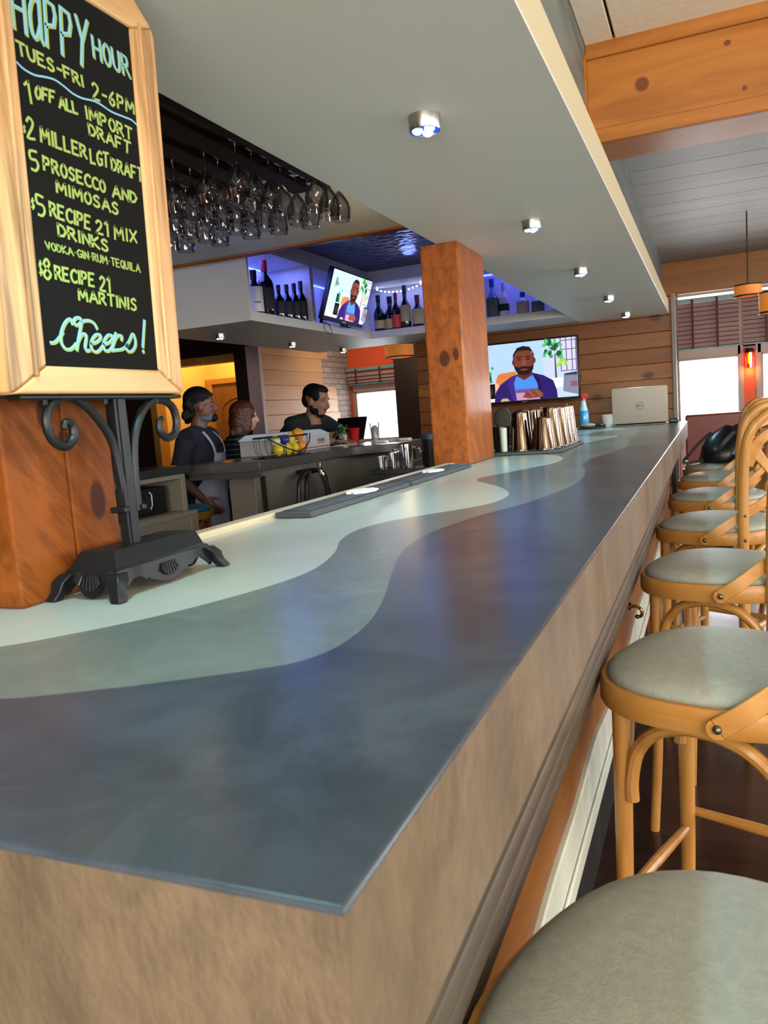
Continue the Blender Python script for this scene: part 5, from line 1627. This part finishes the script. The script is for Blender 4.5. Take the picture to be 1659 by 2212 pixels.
    for i in range(4):
        a0, a1 = LA[i], LA[i] + 90
        r0 = .211 if a0 in (135, 225) else .233
        r1 = .211 if a1 in (225, 135) else .233
        MB().tube([pol(r0, a0, zz[i]), (pol(r0, a0, zz[i]) + pol(r1, a1, zz[i])) / 2, pol(r1, a1, zz[i])], [.009, .0115, .009], 10).build('stretcher', m_stool_h, t)
    return t

GS = 'cross-back stools along the bar'
stool = make_stool('oak bar stool closest to us, only its broad grey cushion showing', GS)
spots_s = [(.03, .59, -20), (.03, 1.49, -20), (.035, 2.36, -17), (.035, 3.19, -27), (.04, 4.04, -24), (.05, 4.90, -16), (.055, 5.66, -12)]
lab_s = [None, 'second oak bar stool along the bar, legs and arch brace fully seen', 'third oak bar stool along the bar, behind the one with visible legs', 'fourth oak bar stool, its tall bent back hoop rising against the window',
         'fifth oak bar stool along the bar, seen past the tall hoop', 'sixth oak bar stool along the bar, just before the bag stool', 'last oak bar stool along the bar, black bag on its seat']
for i, (x, y, a) in enumerate(spots_s):
    if i == 0:
        stool.location = (x, y, 0)
        stool.rotation_euler = (0, 0, math.radians(a))
    else:
        dup(stool, (x, y, 0), math.radians(a), lab_s[i])
BLUE = dup(stool, (-3.10, 4.02, 0), math.radians(200), 'blue-seated stool in the dark beyond the far bar end', 'stools beyond the far bar')
m_blue_seat = fabric_mat('blue_vinyl', '1f5a7c', '2c7296')
for c in list(BLUE.children):
    if c.name.startswith(('top_rail', 'cross_strap', 'back_leg')):
        for g in list(c.children):
            bpy.data.objects.remove(g)
        bpy.data.objects.remove(c)
        continue
    if c.name.startswith('cushion'):
        c.data = c.data.copy()
        c.data.materials[0] = m_blue_seat
for a in (45, -45):
    MB().tube([pol(.205, a, .712), pol(.208, a, .5), pol(.232, a, 0)], [.0175, .0165, .0135], 12).build('leg', m_stool, BLUE)

# black bag lying on the last stool
m_bag = M('black_leather', '101014', .32, bmp=.4, bs=40, bd=.004)
bg = thing('handbag', 'slouchy black bag with straps on the last bar stool', 'bag', (.10, 5.66, .79))
mb = MB()
n = 20
prof = [(.0, .17, .085), (.02, .205, .10), (.09, .20, .085), (.15, .175, .06), (.20, .13, .035), (.225, .07, .018)]
vs = []
for z, w, d_ in prof:
    for j in range(n):
        a = 2 * PI * j / n
        q = 1 + .10 * math.sin(3 * a + z * 30)
        x = .08 + w * .95 * math.cos(a) * q * .8 + .30 * z
        y = 5.66 + d_ * 1.6 * math.sin(a) * q
        vs.append((x, y, .791 + z + .014 * math.sin(a * 2)*(z>.01)))
fs = [tuple(range(n))[::-1], tuple((len(prof) - 1) * n + j for j in range(n))]
for i in range(len(prof) - 1):
    for j in range(n):
        fs.append((i * n + j, i * n + (j + 1) % n, (i + 1) * n + (j + 1) % n, (i + 1) * n + j))
mb.add(vs, fs)
mb.build('bag_body', m_bag, bg, angle=80)
MB().strap(spline([(.02, 5.62, .985), (-.05, 5.60, .93), (-.12, 5.58, .85), (-.16, 5.57, .80), (-.10, 5.60, .795), (0, 5.60, .81)], 5), [(0, -1, .3)] * 26, .02, .004).build('shoulder_strap', m_bag, bg)
MB().strap(spline([(.16, 5.52, .99), (.10, 5.51, .93), (.05, 5.515, .86), (.02, 5.53, .80)], 5), [(0, -1, .2)] * 16, .025, .004).build('flap_strap', m_bag, bg)
MB().lathe([(.012, 0), (.012, .003), (0, .003)], (-.14, 5.575, .805), 12).build('buckle', m_chrome, bg)

# furniture beyond: red booth back, pendant shades, wall sconce, blinds
m_booth = M('red_brown_vinyl', '6e2a20', .4)
bo = thing('booth_bench', 'red-brown booth bench under the bright window beyond the stools', 'booth', (.05, 8.6, 0))
MB().box(-.22, .36, 8.75, 8.90, .40, 1.03).build('backrest', m_booth, bo, bevel=.02, seg=3)
MB().box(-.22, .36, 8.25, 8.75, .38, .48).build('seat', m_booth, bo, bevel=.02, seg=3)
MB().box(-.22, .36, 8.28, 8.88, 0, .38).build('plinth', m_dark_wall, bo)
MB().box(-.26, -.22, 8.25, 8.90, 0, .95).build('end_panel', M('pinkish_panel', 'a88a88', .5), bo, bevel=.004)
m_shade = M('amber_shade', 'c9762c', .5, emit=.35)
m_shade_in = emitter('shade_glow', 'ffdfae', 2.2)
def pendant(label, x, y, z, r, h, e=.6):
    t = thing('pendant_lamp', label, 'pendant lamp', (x, y, z), 'amber drum pendant lamps')
    MB().lathe([(r, 0), (r, h), (r * .985, h), (r * .985, 0)], (x, y, z), 32).build('drum_shade', m_shade, t)
    MB().tube([(x + r * math.cos(2 * PI * i / 32), y + r * math.sin(2 * PI * i / 32), z) for i in range(32)], .008, 6, closed=True).build('rim_band', m_toe, t)
    MB().tube([(x + r * math.cos(2 * PI * i / 32), y + r * math.sin(2 * PI * i / 32), z + h) for i in range(32)], .006, 6, closed=True).build('rim_band', m_toe, t)
    MB().lathe([(r * .97, .012), (0, .012)], (x, y, z), 28).build('diffuser', m_shade_in, t)
    MB().tube([(x, y, z + h), (x, y, 2.76)], .006, 6).build('cord', m_toe, t)
    lamp('pendant_light', 'POINT', (x, y, z - .06), e * 5, (1, .75, .45), .08)
pendant('amber drum pendant lamp beyond the far bar, left of the timber post', -3.28, 8.6, 1.92, .165, .14)
pendant('small amber drum pendant high before the window blinds', .34, 7.6, 2.045, .11, .09, .3)
pendant('lower amber drum pendant at the picture edge before the blinds', .52, 7.3, 1.86, .115, .16, .3)

m_slat = wood('blind_slats', '8a6c66', 'a88a82', '4c3430', 'x', .45, .2)
m_tape_and_shade = M('blind_tape_and_slat_shade', '4a211a', .7)
m_teal_glint = M('teal_glint', '4aa6a4', .4)  # teal colour paints reflected light along the blind's top and bottom
def blind(label, x0, x1, z0, z1, y, tapes, pitch=.05, tilt=1.25):
    t = thing('window_blind', label, 'blind', ((x0 + x1) / 2, y, z0), 'wooden slat blinds')
    nsl = int((z1 - z0 - .03) / pitch)
    for i in range(nsl):
        z = z0 + .02 + pitch * i
        c, s = math.cos(tilt) * pitch * .6, math.sin(tilt) * pitch * .6
        mb = MB().extrude([(x0, y - c, z - s + .02), (x0, y + c, z + s + .02), (x0, y + c - .002, z + s + .0235), (x0, y - c - .002, z - s + .0235)], (x1 - x0, 0, 0))
        mb.box(x0, x1, y - c - .004, y - c + .001, z - s + .018, z - s + .027, 1)  # dark strip painted in for the shadow line between slats
        mb.build('slat', [m_slat, m_tape_and_shade], t)
    MB().box(x0, x1, y - .03, y + .03, z1 - .012, z1 + .035).build('head_rail', m_slat, t)
    MB().box(x0, x1, y - .012, y + .012, z0 - .006, z0 + .006).build('bottom_rail', m_teal_glint, t)
    MB().box(x0, x1, y - .036, y - .031, z1 - .008, z1 + .012).build('glint_strip', m_teal_glint, t)
    for a in tapes:
        MB().box(a - .012, a + .012, y - .045, y - .040, z0, z1 + .02).build('ladder_tape', m_tape_and_shade, t)
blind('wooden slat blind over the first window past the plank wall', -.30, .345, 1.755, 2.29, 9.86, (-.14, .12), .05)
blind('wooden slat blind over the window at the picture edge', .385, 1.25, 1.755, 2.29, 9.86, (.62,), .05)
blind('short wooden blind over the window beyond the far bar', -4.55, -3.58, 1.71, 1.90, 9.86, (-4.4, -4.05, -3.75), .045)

sc_ = thing('wall_sconce', 'glowing amber glass sconce on the orange pillar between windows', 'wall lamp', (.448, 9.90, 1.5))
MB().lathe([(.05, 0), (.052, .012), (.04, .045), (.018, .06), (0, .06)], (.448, 9.885, 1.66), 20).build('cap', m_iron, sc_)
MB().box(.425, .47, 9.885, 9.93, 1.68, 1.72).build('bracket', m_iron, sc_)
MB().lathe([(.046, 0), (.046, .17), (.044, .17), (.044, 0)], (.448, 9.885, 1.49), 24).build('amber_glass', glass('amber_glass', (1, .42, .05), .1), sc_)
MB().lathe([(0, 0), (.018, .012), (.02, .09), (.012, .12), (0, .13)], (.448, 9.885, 1.53), 16).build('bulb', emitter('amber_bulb', 'ffc04a', 14), sc_)
lamp('sconce_light', 'POINT', (.448, 9.86, 1.45), 1.2, (1, .45, .12), .03)
# ------------------------------------------------------------------ people behind the far bar
def fuse(mb, name, mat_, parent, voxel=.012, sm=4):
    """join overlapping closed shapes into one continuous skin"""
    o = mb.build(name, mat_, parent)
    r_ = o.modifiers.new('skin', 'REMESH')
    r_.mode = 'VOXEL'
    r_.voxel_size = voxel
    s_m = o.modifiers.new('soften', 'SMOOTH')
    s_m.factor = .5
    s_m.iterations = sm
    dg = bpy.context.evaluated_depsgraph_get()
    me = bpy.data.meshes.new_from_object(o.evaluated_get(dg), depsgraph=dg)
    o.modifiers.clear()
    o.data = me
    me.materials.clear()
    me.materials.append(mat_)
    me.polygons.foreach_set('use_smooth', [True] * len(me.polygons))
    return o

def skin_mat(n, h):
    m, nt, b = new_mat(n)
    b.inputs['Base Color'].default_value = lin(h) + (1,)
    b.inputs['Roughness'].default_value = .5
    b.inputs['Subsurface Weight'].default_value = .08
    return m
m_skin_a, m_skin_b, m_skin_c = skin_mat('skin_brown', '6e4633'), skin_mat('skin_fair', 'c08e74'), skin_mat('skin_olive', '95684e')
m_hair_k = M('black_hair', '090706', .65, spec=.25, bmp=.8, bs=60, bd=.01)
m_hair_r = M('auburn_hair', '4a2010', .4, bmp=.8, bs=60, bd=.01)
m_cloth_k = M('black_cotton', '0b0b10', .85)
m_cloth_n = M('navy_cotton', '10101e', .85)
m_denim = M('dark_denim', '1a1e2a', .85)
m_apron = M('white_apron', 'a5a2b4', .8, var=.06, vs=8)
m_mask = M('blue_mask', '4a6c80', .8)
m_eye = M('eye_white', '8a847c', .4)
m_iris = M('eye_dark', '140c08', .2)
m_shoe = M('black_shoe', '0c0c0c', .4)
def stripe_mat():
    m, nt, b = new_mat('striped_knit')
    v = tex_coords(nt)
    w = nt.nodes.new('ShaderNodeTexWave')
    w.bands_direction = 'Z'
    w.inputs['Scale'].default_value = 8.5
    w.inputs['Distortion'].default_value = .3
    nt.links.new(v, w.inputs['Vector'])
    c = ramp(nt, w.outputs['Fac'], [(.86, lin('0e0c10')), (.95, lin('6a6468'))])
    nt.links.new(c, b.inputs['Base Color'])
    b.inputs['Roughness'].default_value = .85
    return m
m_stripe = stripe_mat()

def hand(mb, w, dirv, palm_n, s=1.0, curl=.5, side=1):
    """palm, four unequal bent fingers and a thumb leaving the side of the palm"""
    d_ = Vector(dirv).normalized()
    n = Vector(palm_n)
    n = (n - d_ * n.dot(d_)).normalized()
    b_ = d_.cross(n).normalized() * side
    w = Vector(w)
    rot = Matrix((b_, d_, n)).transposed()
    mb.ell(w + d_ * .045 * s, (.040 * s, .052 * s, .017 * s), 14, 8, rot=rot)
    for k, (off, ln) in enumerate(((.028, .072), (.010, .080), (-.009, .075), (-.027, .058))):
        p0 = w + d_ * .080 * s + b_ * off * s
        a1 = curl * .5
        a2 = curl * 1.2
        p1 = p0 + (d_ * math.cos(a1) + n * math.sin(a1)) * ln * .5 * s
        p2 = p1 + (d_ * math.cos(a2) + n * math.sin(a2)) * ln * .5 * s
        mb.tube([p0 - d_ * .02 * s, p0, p1, p2], [.0095 * s, .0092 * s, .0085 * s, .0068 * s], 8)
    t0 = w + d_ * .018 * s + b_ * .030 * s
    t1 = t0 + (b_ * .75 + d_ * .6 + n * .25) * .038 * s
    t2 = t1 + (b_ * .2 + d_ * .9 + n * .3) * .030 * s
    mb.tube([t0, t1, t2], [.013 * s, .0105 * s, .008 * s], 8)

def head_shape(mb, c, fwd, up, s=1.0, jaw=1.0):
    f_ = Vector(fwd).normalized()
    u = Vector(up)
    u = (u - f_ * u.dot(f_)).normalized()
    l = u.cross(f_).normalized()
    rot = Matrix((f_, l, u)).transposed()
    c = Vector(c)
    q = lambda a, b_, z: c + f_ * a * s + l * b_ * s + u * z * s
    E_ = lambda p, r_: mb.ell(p, tuple(x * s for x in r_), 18, 12, rot=rot)
    E_(q(-.008, 0, .030), (.094, .075, .088))
    E_(q(.018, 0, -.030), (.070, .062, .075))
    E_(q(.035, 0, -.072), (.048 * jaw, .044 * jaw, .036))
    E_(q(.070, 0, .030), (.018, .055, .014))
    mb.tube([q(.080, 0, .020), q(.100, 0, -.008), q(.104, 0, -.026)], [.010 * s, .014 * s, .016 * s], 8)
    E_(q(.092, 0, -.030), (.014, .020, .009))
    E_(q(.080, 0, -.056), (.014, .024, .006))
    E_(q(.076, 0, -.067), (.014, .020, .006))
    for sd in (-1, 1):
        E_(q(-.002, .074 * sd, -.008), (.018, .008, .030))
        E_(q(.062, .034 * sd, -.022), (.022, .018, .018))
    return q, rot, f_, l, u

def eyes(parent, q, s, rot):
    for sd in (-1, 1):
        e = MB().ell(q(.074, .030 * sd, .010), tuple(x * s for x in (.007, .0095, .0055)), 12, 8, rot=rot).build('eye', m_eye, parent)
        MB().ell(q(.0795, .030 * sd, .010), tuple(x * s for x in (.0035, .005, .005)), 10, 6, rot=rot).build('iris', m_iris, e)

def person(label, pos, yaw, J, skin, s=1.0, jaw=1.0):
    """J: joints in metres, local axes x forward, y to the person's left, z up"""
    t = thing('person', label, 'person', (pos[0], pos[1], 0))
    c_, s_n = math.cos(yaw), math.sin(yaw)
    def Wd(p):
        return Vector((pos[0] + c_ * p[0] - s_n * p[1], pos[1] + s_n * p[0] + c_ * p[1], p[2]))
    def D(p):
        return Vector((c_ * p[0] - s_n * p[1], s_n * p[0] + c_ * p[1], p[2]))
    rotz = Matrix.Rotation(yaw, 3, 'Z')
    mb = MB()
    def torso(mb, g):
        for p, r_ in J['torso']:
            mb.ell(Wd(p), tuple(x + g for x in r_), 20, 12, rot=rotz)
        a, b_ = J['sh']
        mb.tube([Wd(a), Wd(((a[0] + b_[0]) / 2, (a[1] + b_[1]) / 2, (a[2] + b_[2]) / 2 + .015)), Wd(b_)], [.058 + g, .07 + g, .058 + g], 14)
    def arm(mb, k, g, part=1.0):
        P = [Wd(J['sh'][k])] + [Wd(p) for p in J['arm'][k]]
        m1 = (P[0] + P[1]) / 2
        m2 = P[1] * .55 + P[2] * .45
        full = [P[0], m1, P[1], m2, P[2]]
        rr_ = [.055, .049, .040, .037, .026]
        if part < 1:
            e = P[0].lerp(P[1], part)
            mb.tube([P[0], (P[0] + e) / 2, e], [.058 + g, .053 + g, .049 + g + .004], 14)
        else:
            mb.tube(full, [x + g for x in rr_], 14)
    def legs(mb, g):
        for k in (0, 1):
            h_, kn, an = [Wd(p) for p in J['leg'][k]]
            mb.tube([h_, (h_ + kn) / 2, kn, kn * .6 + an * .4, an], [.088 + g, .074 + g, .056 + g, .055 + g, .036 + g], 14)
    torso(mb, 0)
    for k in (0, 1):
        arm(mb, k, 0)
        hd = J['hand'][k]
        hand(mb, Wd(J['arm'][k][1]), D(hd[0]), D(hd[1]), s, hd[2], -1 if k == 0 else 1)
    legs(mb, 0)
    for k in (0, 1):
        an = Wd(J['leg'][k][2])
        mb.ell(an + D((.06, 0, -.035)), (.115, .043, .034), 14, 8, rot=rotz)
    nk, hc = Wd(J['neck']), Wd(J['head'])
    mb.tube([nk - Vector((0, 0, .05)), nk, nk.lerp(hc, .5), hc + Vector((0, 0, -.03))], [.07 * s, .058 * s, .053 * s, .052 * s], 14)
    q, rot, f_, l, u = head_shape(mb, hc, D(J['look']), J.get('up', (0, 0, 1)), s, jaw)
    fuse(mb, 'body', skin, t, .0075, 3)
    eyes(t, q, s, rot)
    return t, Wd, D, torso, arm, legs, q, rot, rotz

# --- man in the apron, in profile
JA = dict(torso=[((0, 0, .80), (.12, .165, .12)), ((.015, 0, .93), (.125, .155, .14)), ((.01, 0, 1.07), (.125, .17, .15)), ((-.005, 0, 1.17), (.10, .15, .09))],
          sh=[(-.005, .175, 1.195), (-.005, -.175, 1.195)], arm=[[(-.05, .22, .95), (.10, .18, .80)], [(-.06, -.225, .95), (.08, -.19, .79)]],
          hand=[((.6, -.2, -.75), (0, -1, 0), .7), ((.6, .2, -.75), (0, 1, 0), .7)], leg=[[(0, .09, .76), (.02, .10, .42), (-.02, .10, .07)], [(0, -.09, .76), (.02, -.10, .42), (-.02, -.10, .07)]],
          neck=(.0, 0, 1.25), head=(.035, 0, 1.415), look=(.90, .43, -.02))
pa, Wd, D, torso, arm, legs, q, rot, rotz = person('person in a dark shirt and pale apron standing in profile before the yellow doorway', (-3.24, 4.52), .15, JA, m_skin_a, 1.04, 1.1)
mb = MB(); torso(mb, .018); arm(mb, 0, .017, .75); arm(mb, 1, .017, .75)
fuse(mb, 'shirt', m_cloth_n, pa, .012, 4)
mb = MB(); legs(mb, .012)
mb.ell(Wd((0, 0, .80)), (.135, .18, .125), 18, 12, rot=rotz)
fuse(mb, 'trousers', m_denim, pa, .012, 4)
# apron: a wrapped sheet, bib narrowing upwards
rows_a = [(1.09, .42), (1.02, .50), (.97, .70), (.92, 1.0), (.86, 1.25), (.78, 1.35), (.66, 1.3), (.52, 1.2), (.40, 1.1)]
mb = MB()
vs = []
NN = 16
for z, w in rows_a:
    for i in range(NN + 1):
        a = w * (2 * i / NN - 1)
        rx, ry = .158, .205
        wob = .006 * math.sin(a * 9) * (z < .8)
        vs.append(Wd(((rx + wob) * math.cos(a) + (.0 if z > .9 else -.01), (ry + wob) * math.sin(a), z)))
nv = len(vs)
vs2 = [v - (v - Wd((0, 0, v.z))).normalized() * .003 for v in vs]
fs = []
for i in range(len(rows_a) - 1):
    for j in range(NN):
        a, b_ = i * (NN + 1) + j, i * (NN + 1) + j + 1
        fs += [(a, b_, b_ + NN + 1, a + NN + 1), (nv + a, nv + a + NN + 1, nv + b_ + NN + 1, nv + b_)]
mb.add(vs + vs2, fs)
ap = mb.build('apron', m_apron, pa, angle=80)
for sd in (-1, 1):
    MB().strap(spline([Wd((.145, .075 * sd, 1.088)), Wd((.130, .085 * sd, 1.16)), Wd((.06, .075 * sd, 1.245)), Wd((-.03, .05 * sd, 1.275)), Wd((-.065, 0, 1.27))], 5), [D((1, .3 * sd, .6))] * 21, .022, .004).build('neck_strap', m_apron, ap)
mb = MB()
E_ = lambda p, r_: mb.ell(p, r_, 16, 10, rot=rot)
E_(q(-.018, 0, .050), (.102, .085, .085))
E_(q(-.07, 0, .0), (.052, .075, .07))
rh = random.Random(4)
for k in range(22):
    E_(q(-.085 + rh.uniform(-.03, .03), rh.uniform(-.07, .07), rh.uniform(-.10, .03)), (.022, .022, .022))
fuse(mb, 'hair', m_hair_k, pa, .008, 2)
mb = MB(); mb.tube([q(.082 * math.cos(a) - .012, .083 * math.sin(a), .060 + .012 * math.cos(a)) for a in [2 * PI * i / 28 for i in range(28)]], .016, 8, closed=True)
mb.build('headband', m_cloth_k, pa)
MB().ell(q(.022, 0, -.082), (.062, .060, .026), 16, 10, rot=rot).build('chin_mask', m_mask, pa)
MB().ell(q(.074, 0, -.078), (.032, .040, .032), 14, 8, rot=rot).build('beard', m_hair_k, pa)
for k in (0, 1):
    an = Wd(JA['leg'][k][2])
    MB().ell(an + D((.065, 0, -.032)), (.13, .052, .038), 16, 8, rot=rotz).build('shoe', m_shoe, pa)

# --- woman seen from behind, leaning on the bar
JB = dict(torso=[((-.16, 0, .80), (.13, .16, .12)), ((-.12, 0, .92), (.115, .15, .13)), ((-.06, 0, 1.03), (.12, .155, .13)), ((-.02, 0, 1.11), (.10, .14, .09))],
          sh=[(-.01, .155, 1.125), (-.01, -.155, 1.125)], arm=[[(.13, .20, .99), (.26, .08, 1.085)], [(.13, -.20, .99), (.26, -.08, 1.085)]],
          hand=[((.9, -.4, .1), (0, -.3, -1), .5), ((.9, .4, .1), (0, .3, -1), .5)], leg=[[(-.16, .085, .76), (-.08, .09, .42), (-.12, .09, .07)], [(-.16, -.085, .76), (-.08, -.09, .42), (-.12, -.09, .07)]],
          neck=(.0, 0, 1.185), head=(.05, 0, 1.325), look=(1, 0, -.12))
pb, Wd, D, torso, arm, legs, q, rot, rotz = person('person with auburn hair and dark striped top, seen from behind at the far bar', (-3.30, 5.12), .75, JB, m_skin_b, .98, .9)
mb = MB(); torso(mb, .014); arm(mb, 0, .013, .55); arm(mb, 1, .013, .55)
fuse(mb, 'striped_top', m_stripe, pb, .012, 4)
mb = MB(); legs(mb, .012)
mb.ell(Wd((-.16, 0, .79)), (.14, .175, .12), 18, 12, rot=rotz)
fuse(mb, 'trousers', m_denim, pb, .012, 4)
mb = MB()
E_(q(-.02, 0, .035), (.104, .088, .096))
E_(q(-.055, 0, -.04), (.070, .088, .10))
E_(q(-.060, 0, -.12), (.055, .085, .08))
for sd in (-1, 1):
    E_(q(.0, .066 * sd, -.05), (.05, .025, .09))
for k in range(16):
    E_(q(-.075 + rh.uniform(-.03, .03), rh.uniform(-.08, .08), rh.uniform(-.20, -.10)), (.020, .018, .03))
fuse(mb, 'hair', m_hair_r, pb, .008, 2)
for k in (0, 1):
    an = Wd(JB['leg'][k][2])
    MB().ell(an + D((.065, 0, -.032)), (.125, .05, .038), 16, 8, rot=rotz).build('shoe', m_shoe, pb)

# --- bearded man bent over the bar, writing
JC = dict(torso=[((-.24, 0, .86), (.125, .17, .13)), ((-.20, 0, .99), (.135, .18, .14)), ((-.13, 0, 1.12), (.14, .20, .14)), ((-.06, 0, 1.215), (.115, .19, .09))],
          sh=[(-.03, .225, 1.235), (-.03, -.225, 1.235)], arm=[[(.14, .30, 1.10), (.27, .12, 1.085)], [(.13, -.27, 1.11), (.31, -.10, 1.085)]],
          hand=[((.8, -.6, -.05), (0, 0, -1), .55), ((.95, .2, -.06), (0, 0, -1), .6)], leg=[[(-.24, .095, .80), (-.16, .10, .43), (-.22, .10, .07)], [(-.24, -.095, .80), (-.16, -.10, .43), (-.22, -.10, .07)]],
          neck=(.02, 0, 1.275), head=(.075, 0, 1.415), look=(.94, .16, -.28))
pc, Wd, D, torso, arm, legs, q, rot, rotz = person('bearded person in a black T-shirt bent over writing at the far bar', (-2.99, 5.70), -.20, JC, m_skin_c, 1.14, 1.05)
mb = MB(); torso(mb, .014); arm(mb, 0, .014, .8); arm(mb, 1, .014, .8)
fuse(mb, 't_shirt', m_cloth_k, pc, .012, 4)
mb = MB(); legs(mb, .012)
mb.ell(Wd((-.24, 0, .83)), (.135, .18, .13), 18, 12, rot=rotz)
fuse(mb, 'trousers', m_denim, pc, .012, 4)
mb = MB()
E_ = lambda p, r_: mb.ell(p, tuple(x * 1.1 for x in r_), 16, 10, rot=rot)
E_(q(-.022, 0, .045), (.094, .076, .080))
E_(q(-.055, 0, .0), (.052, .072, .065))
E_(q(.008, 0, .088), (.074, .064, .034))
for sd in (-1, 1):
    E_(q(.004, .060 * sd, .040), (.055, .018, .045))
fuse(mb, 'hair', m_hair_k, pc, .008, 2)
mb = MB()
E_(q(.044, 0, -.082), (.043, .041, .028))
E_(q(.026, .048, -.062), (.038, .015, .032))
E_(q(.026, -.048, -.062), (.038, .015, .032))
E_(q(.004, .063, -.030), (.012, .007, .040))
E_(q(.004, -.063, -.030), (.012, .007, .040))
E_(q(.084, 0, -.047), (.012, .026, .006))
fuse(mb, 'beard', m_hair_k, pc, .006, 2)
for sd in (-1, 1):
    MB().tube([q(.080, .014 * sd, .030), q(.080, .032 * sd, .036), q(.068, .050 * sd, .030)], [.004, .006, .003], 6).build('eyebrow', m_hair_k, pc)
for k in (0, 1):
    an = Wd(JC['leg'][k][2])
    MB().ell(an + D((.065, 0, -.032)), (.13, .052, .038), 16, 8, rot=rotz).build('shoe', m_shoe, pc)
hp = Wd((.40, -.08, 1.075))
tag(MB().tube([hp + Vector((.0, 0, -.02)), hp + Vector((-.03, -.02, .09))], [.002, .004], 8).build('pen', m_tvblack), 'dark pen in the bearded person\'s hand', 'pen')
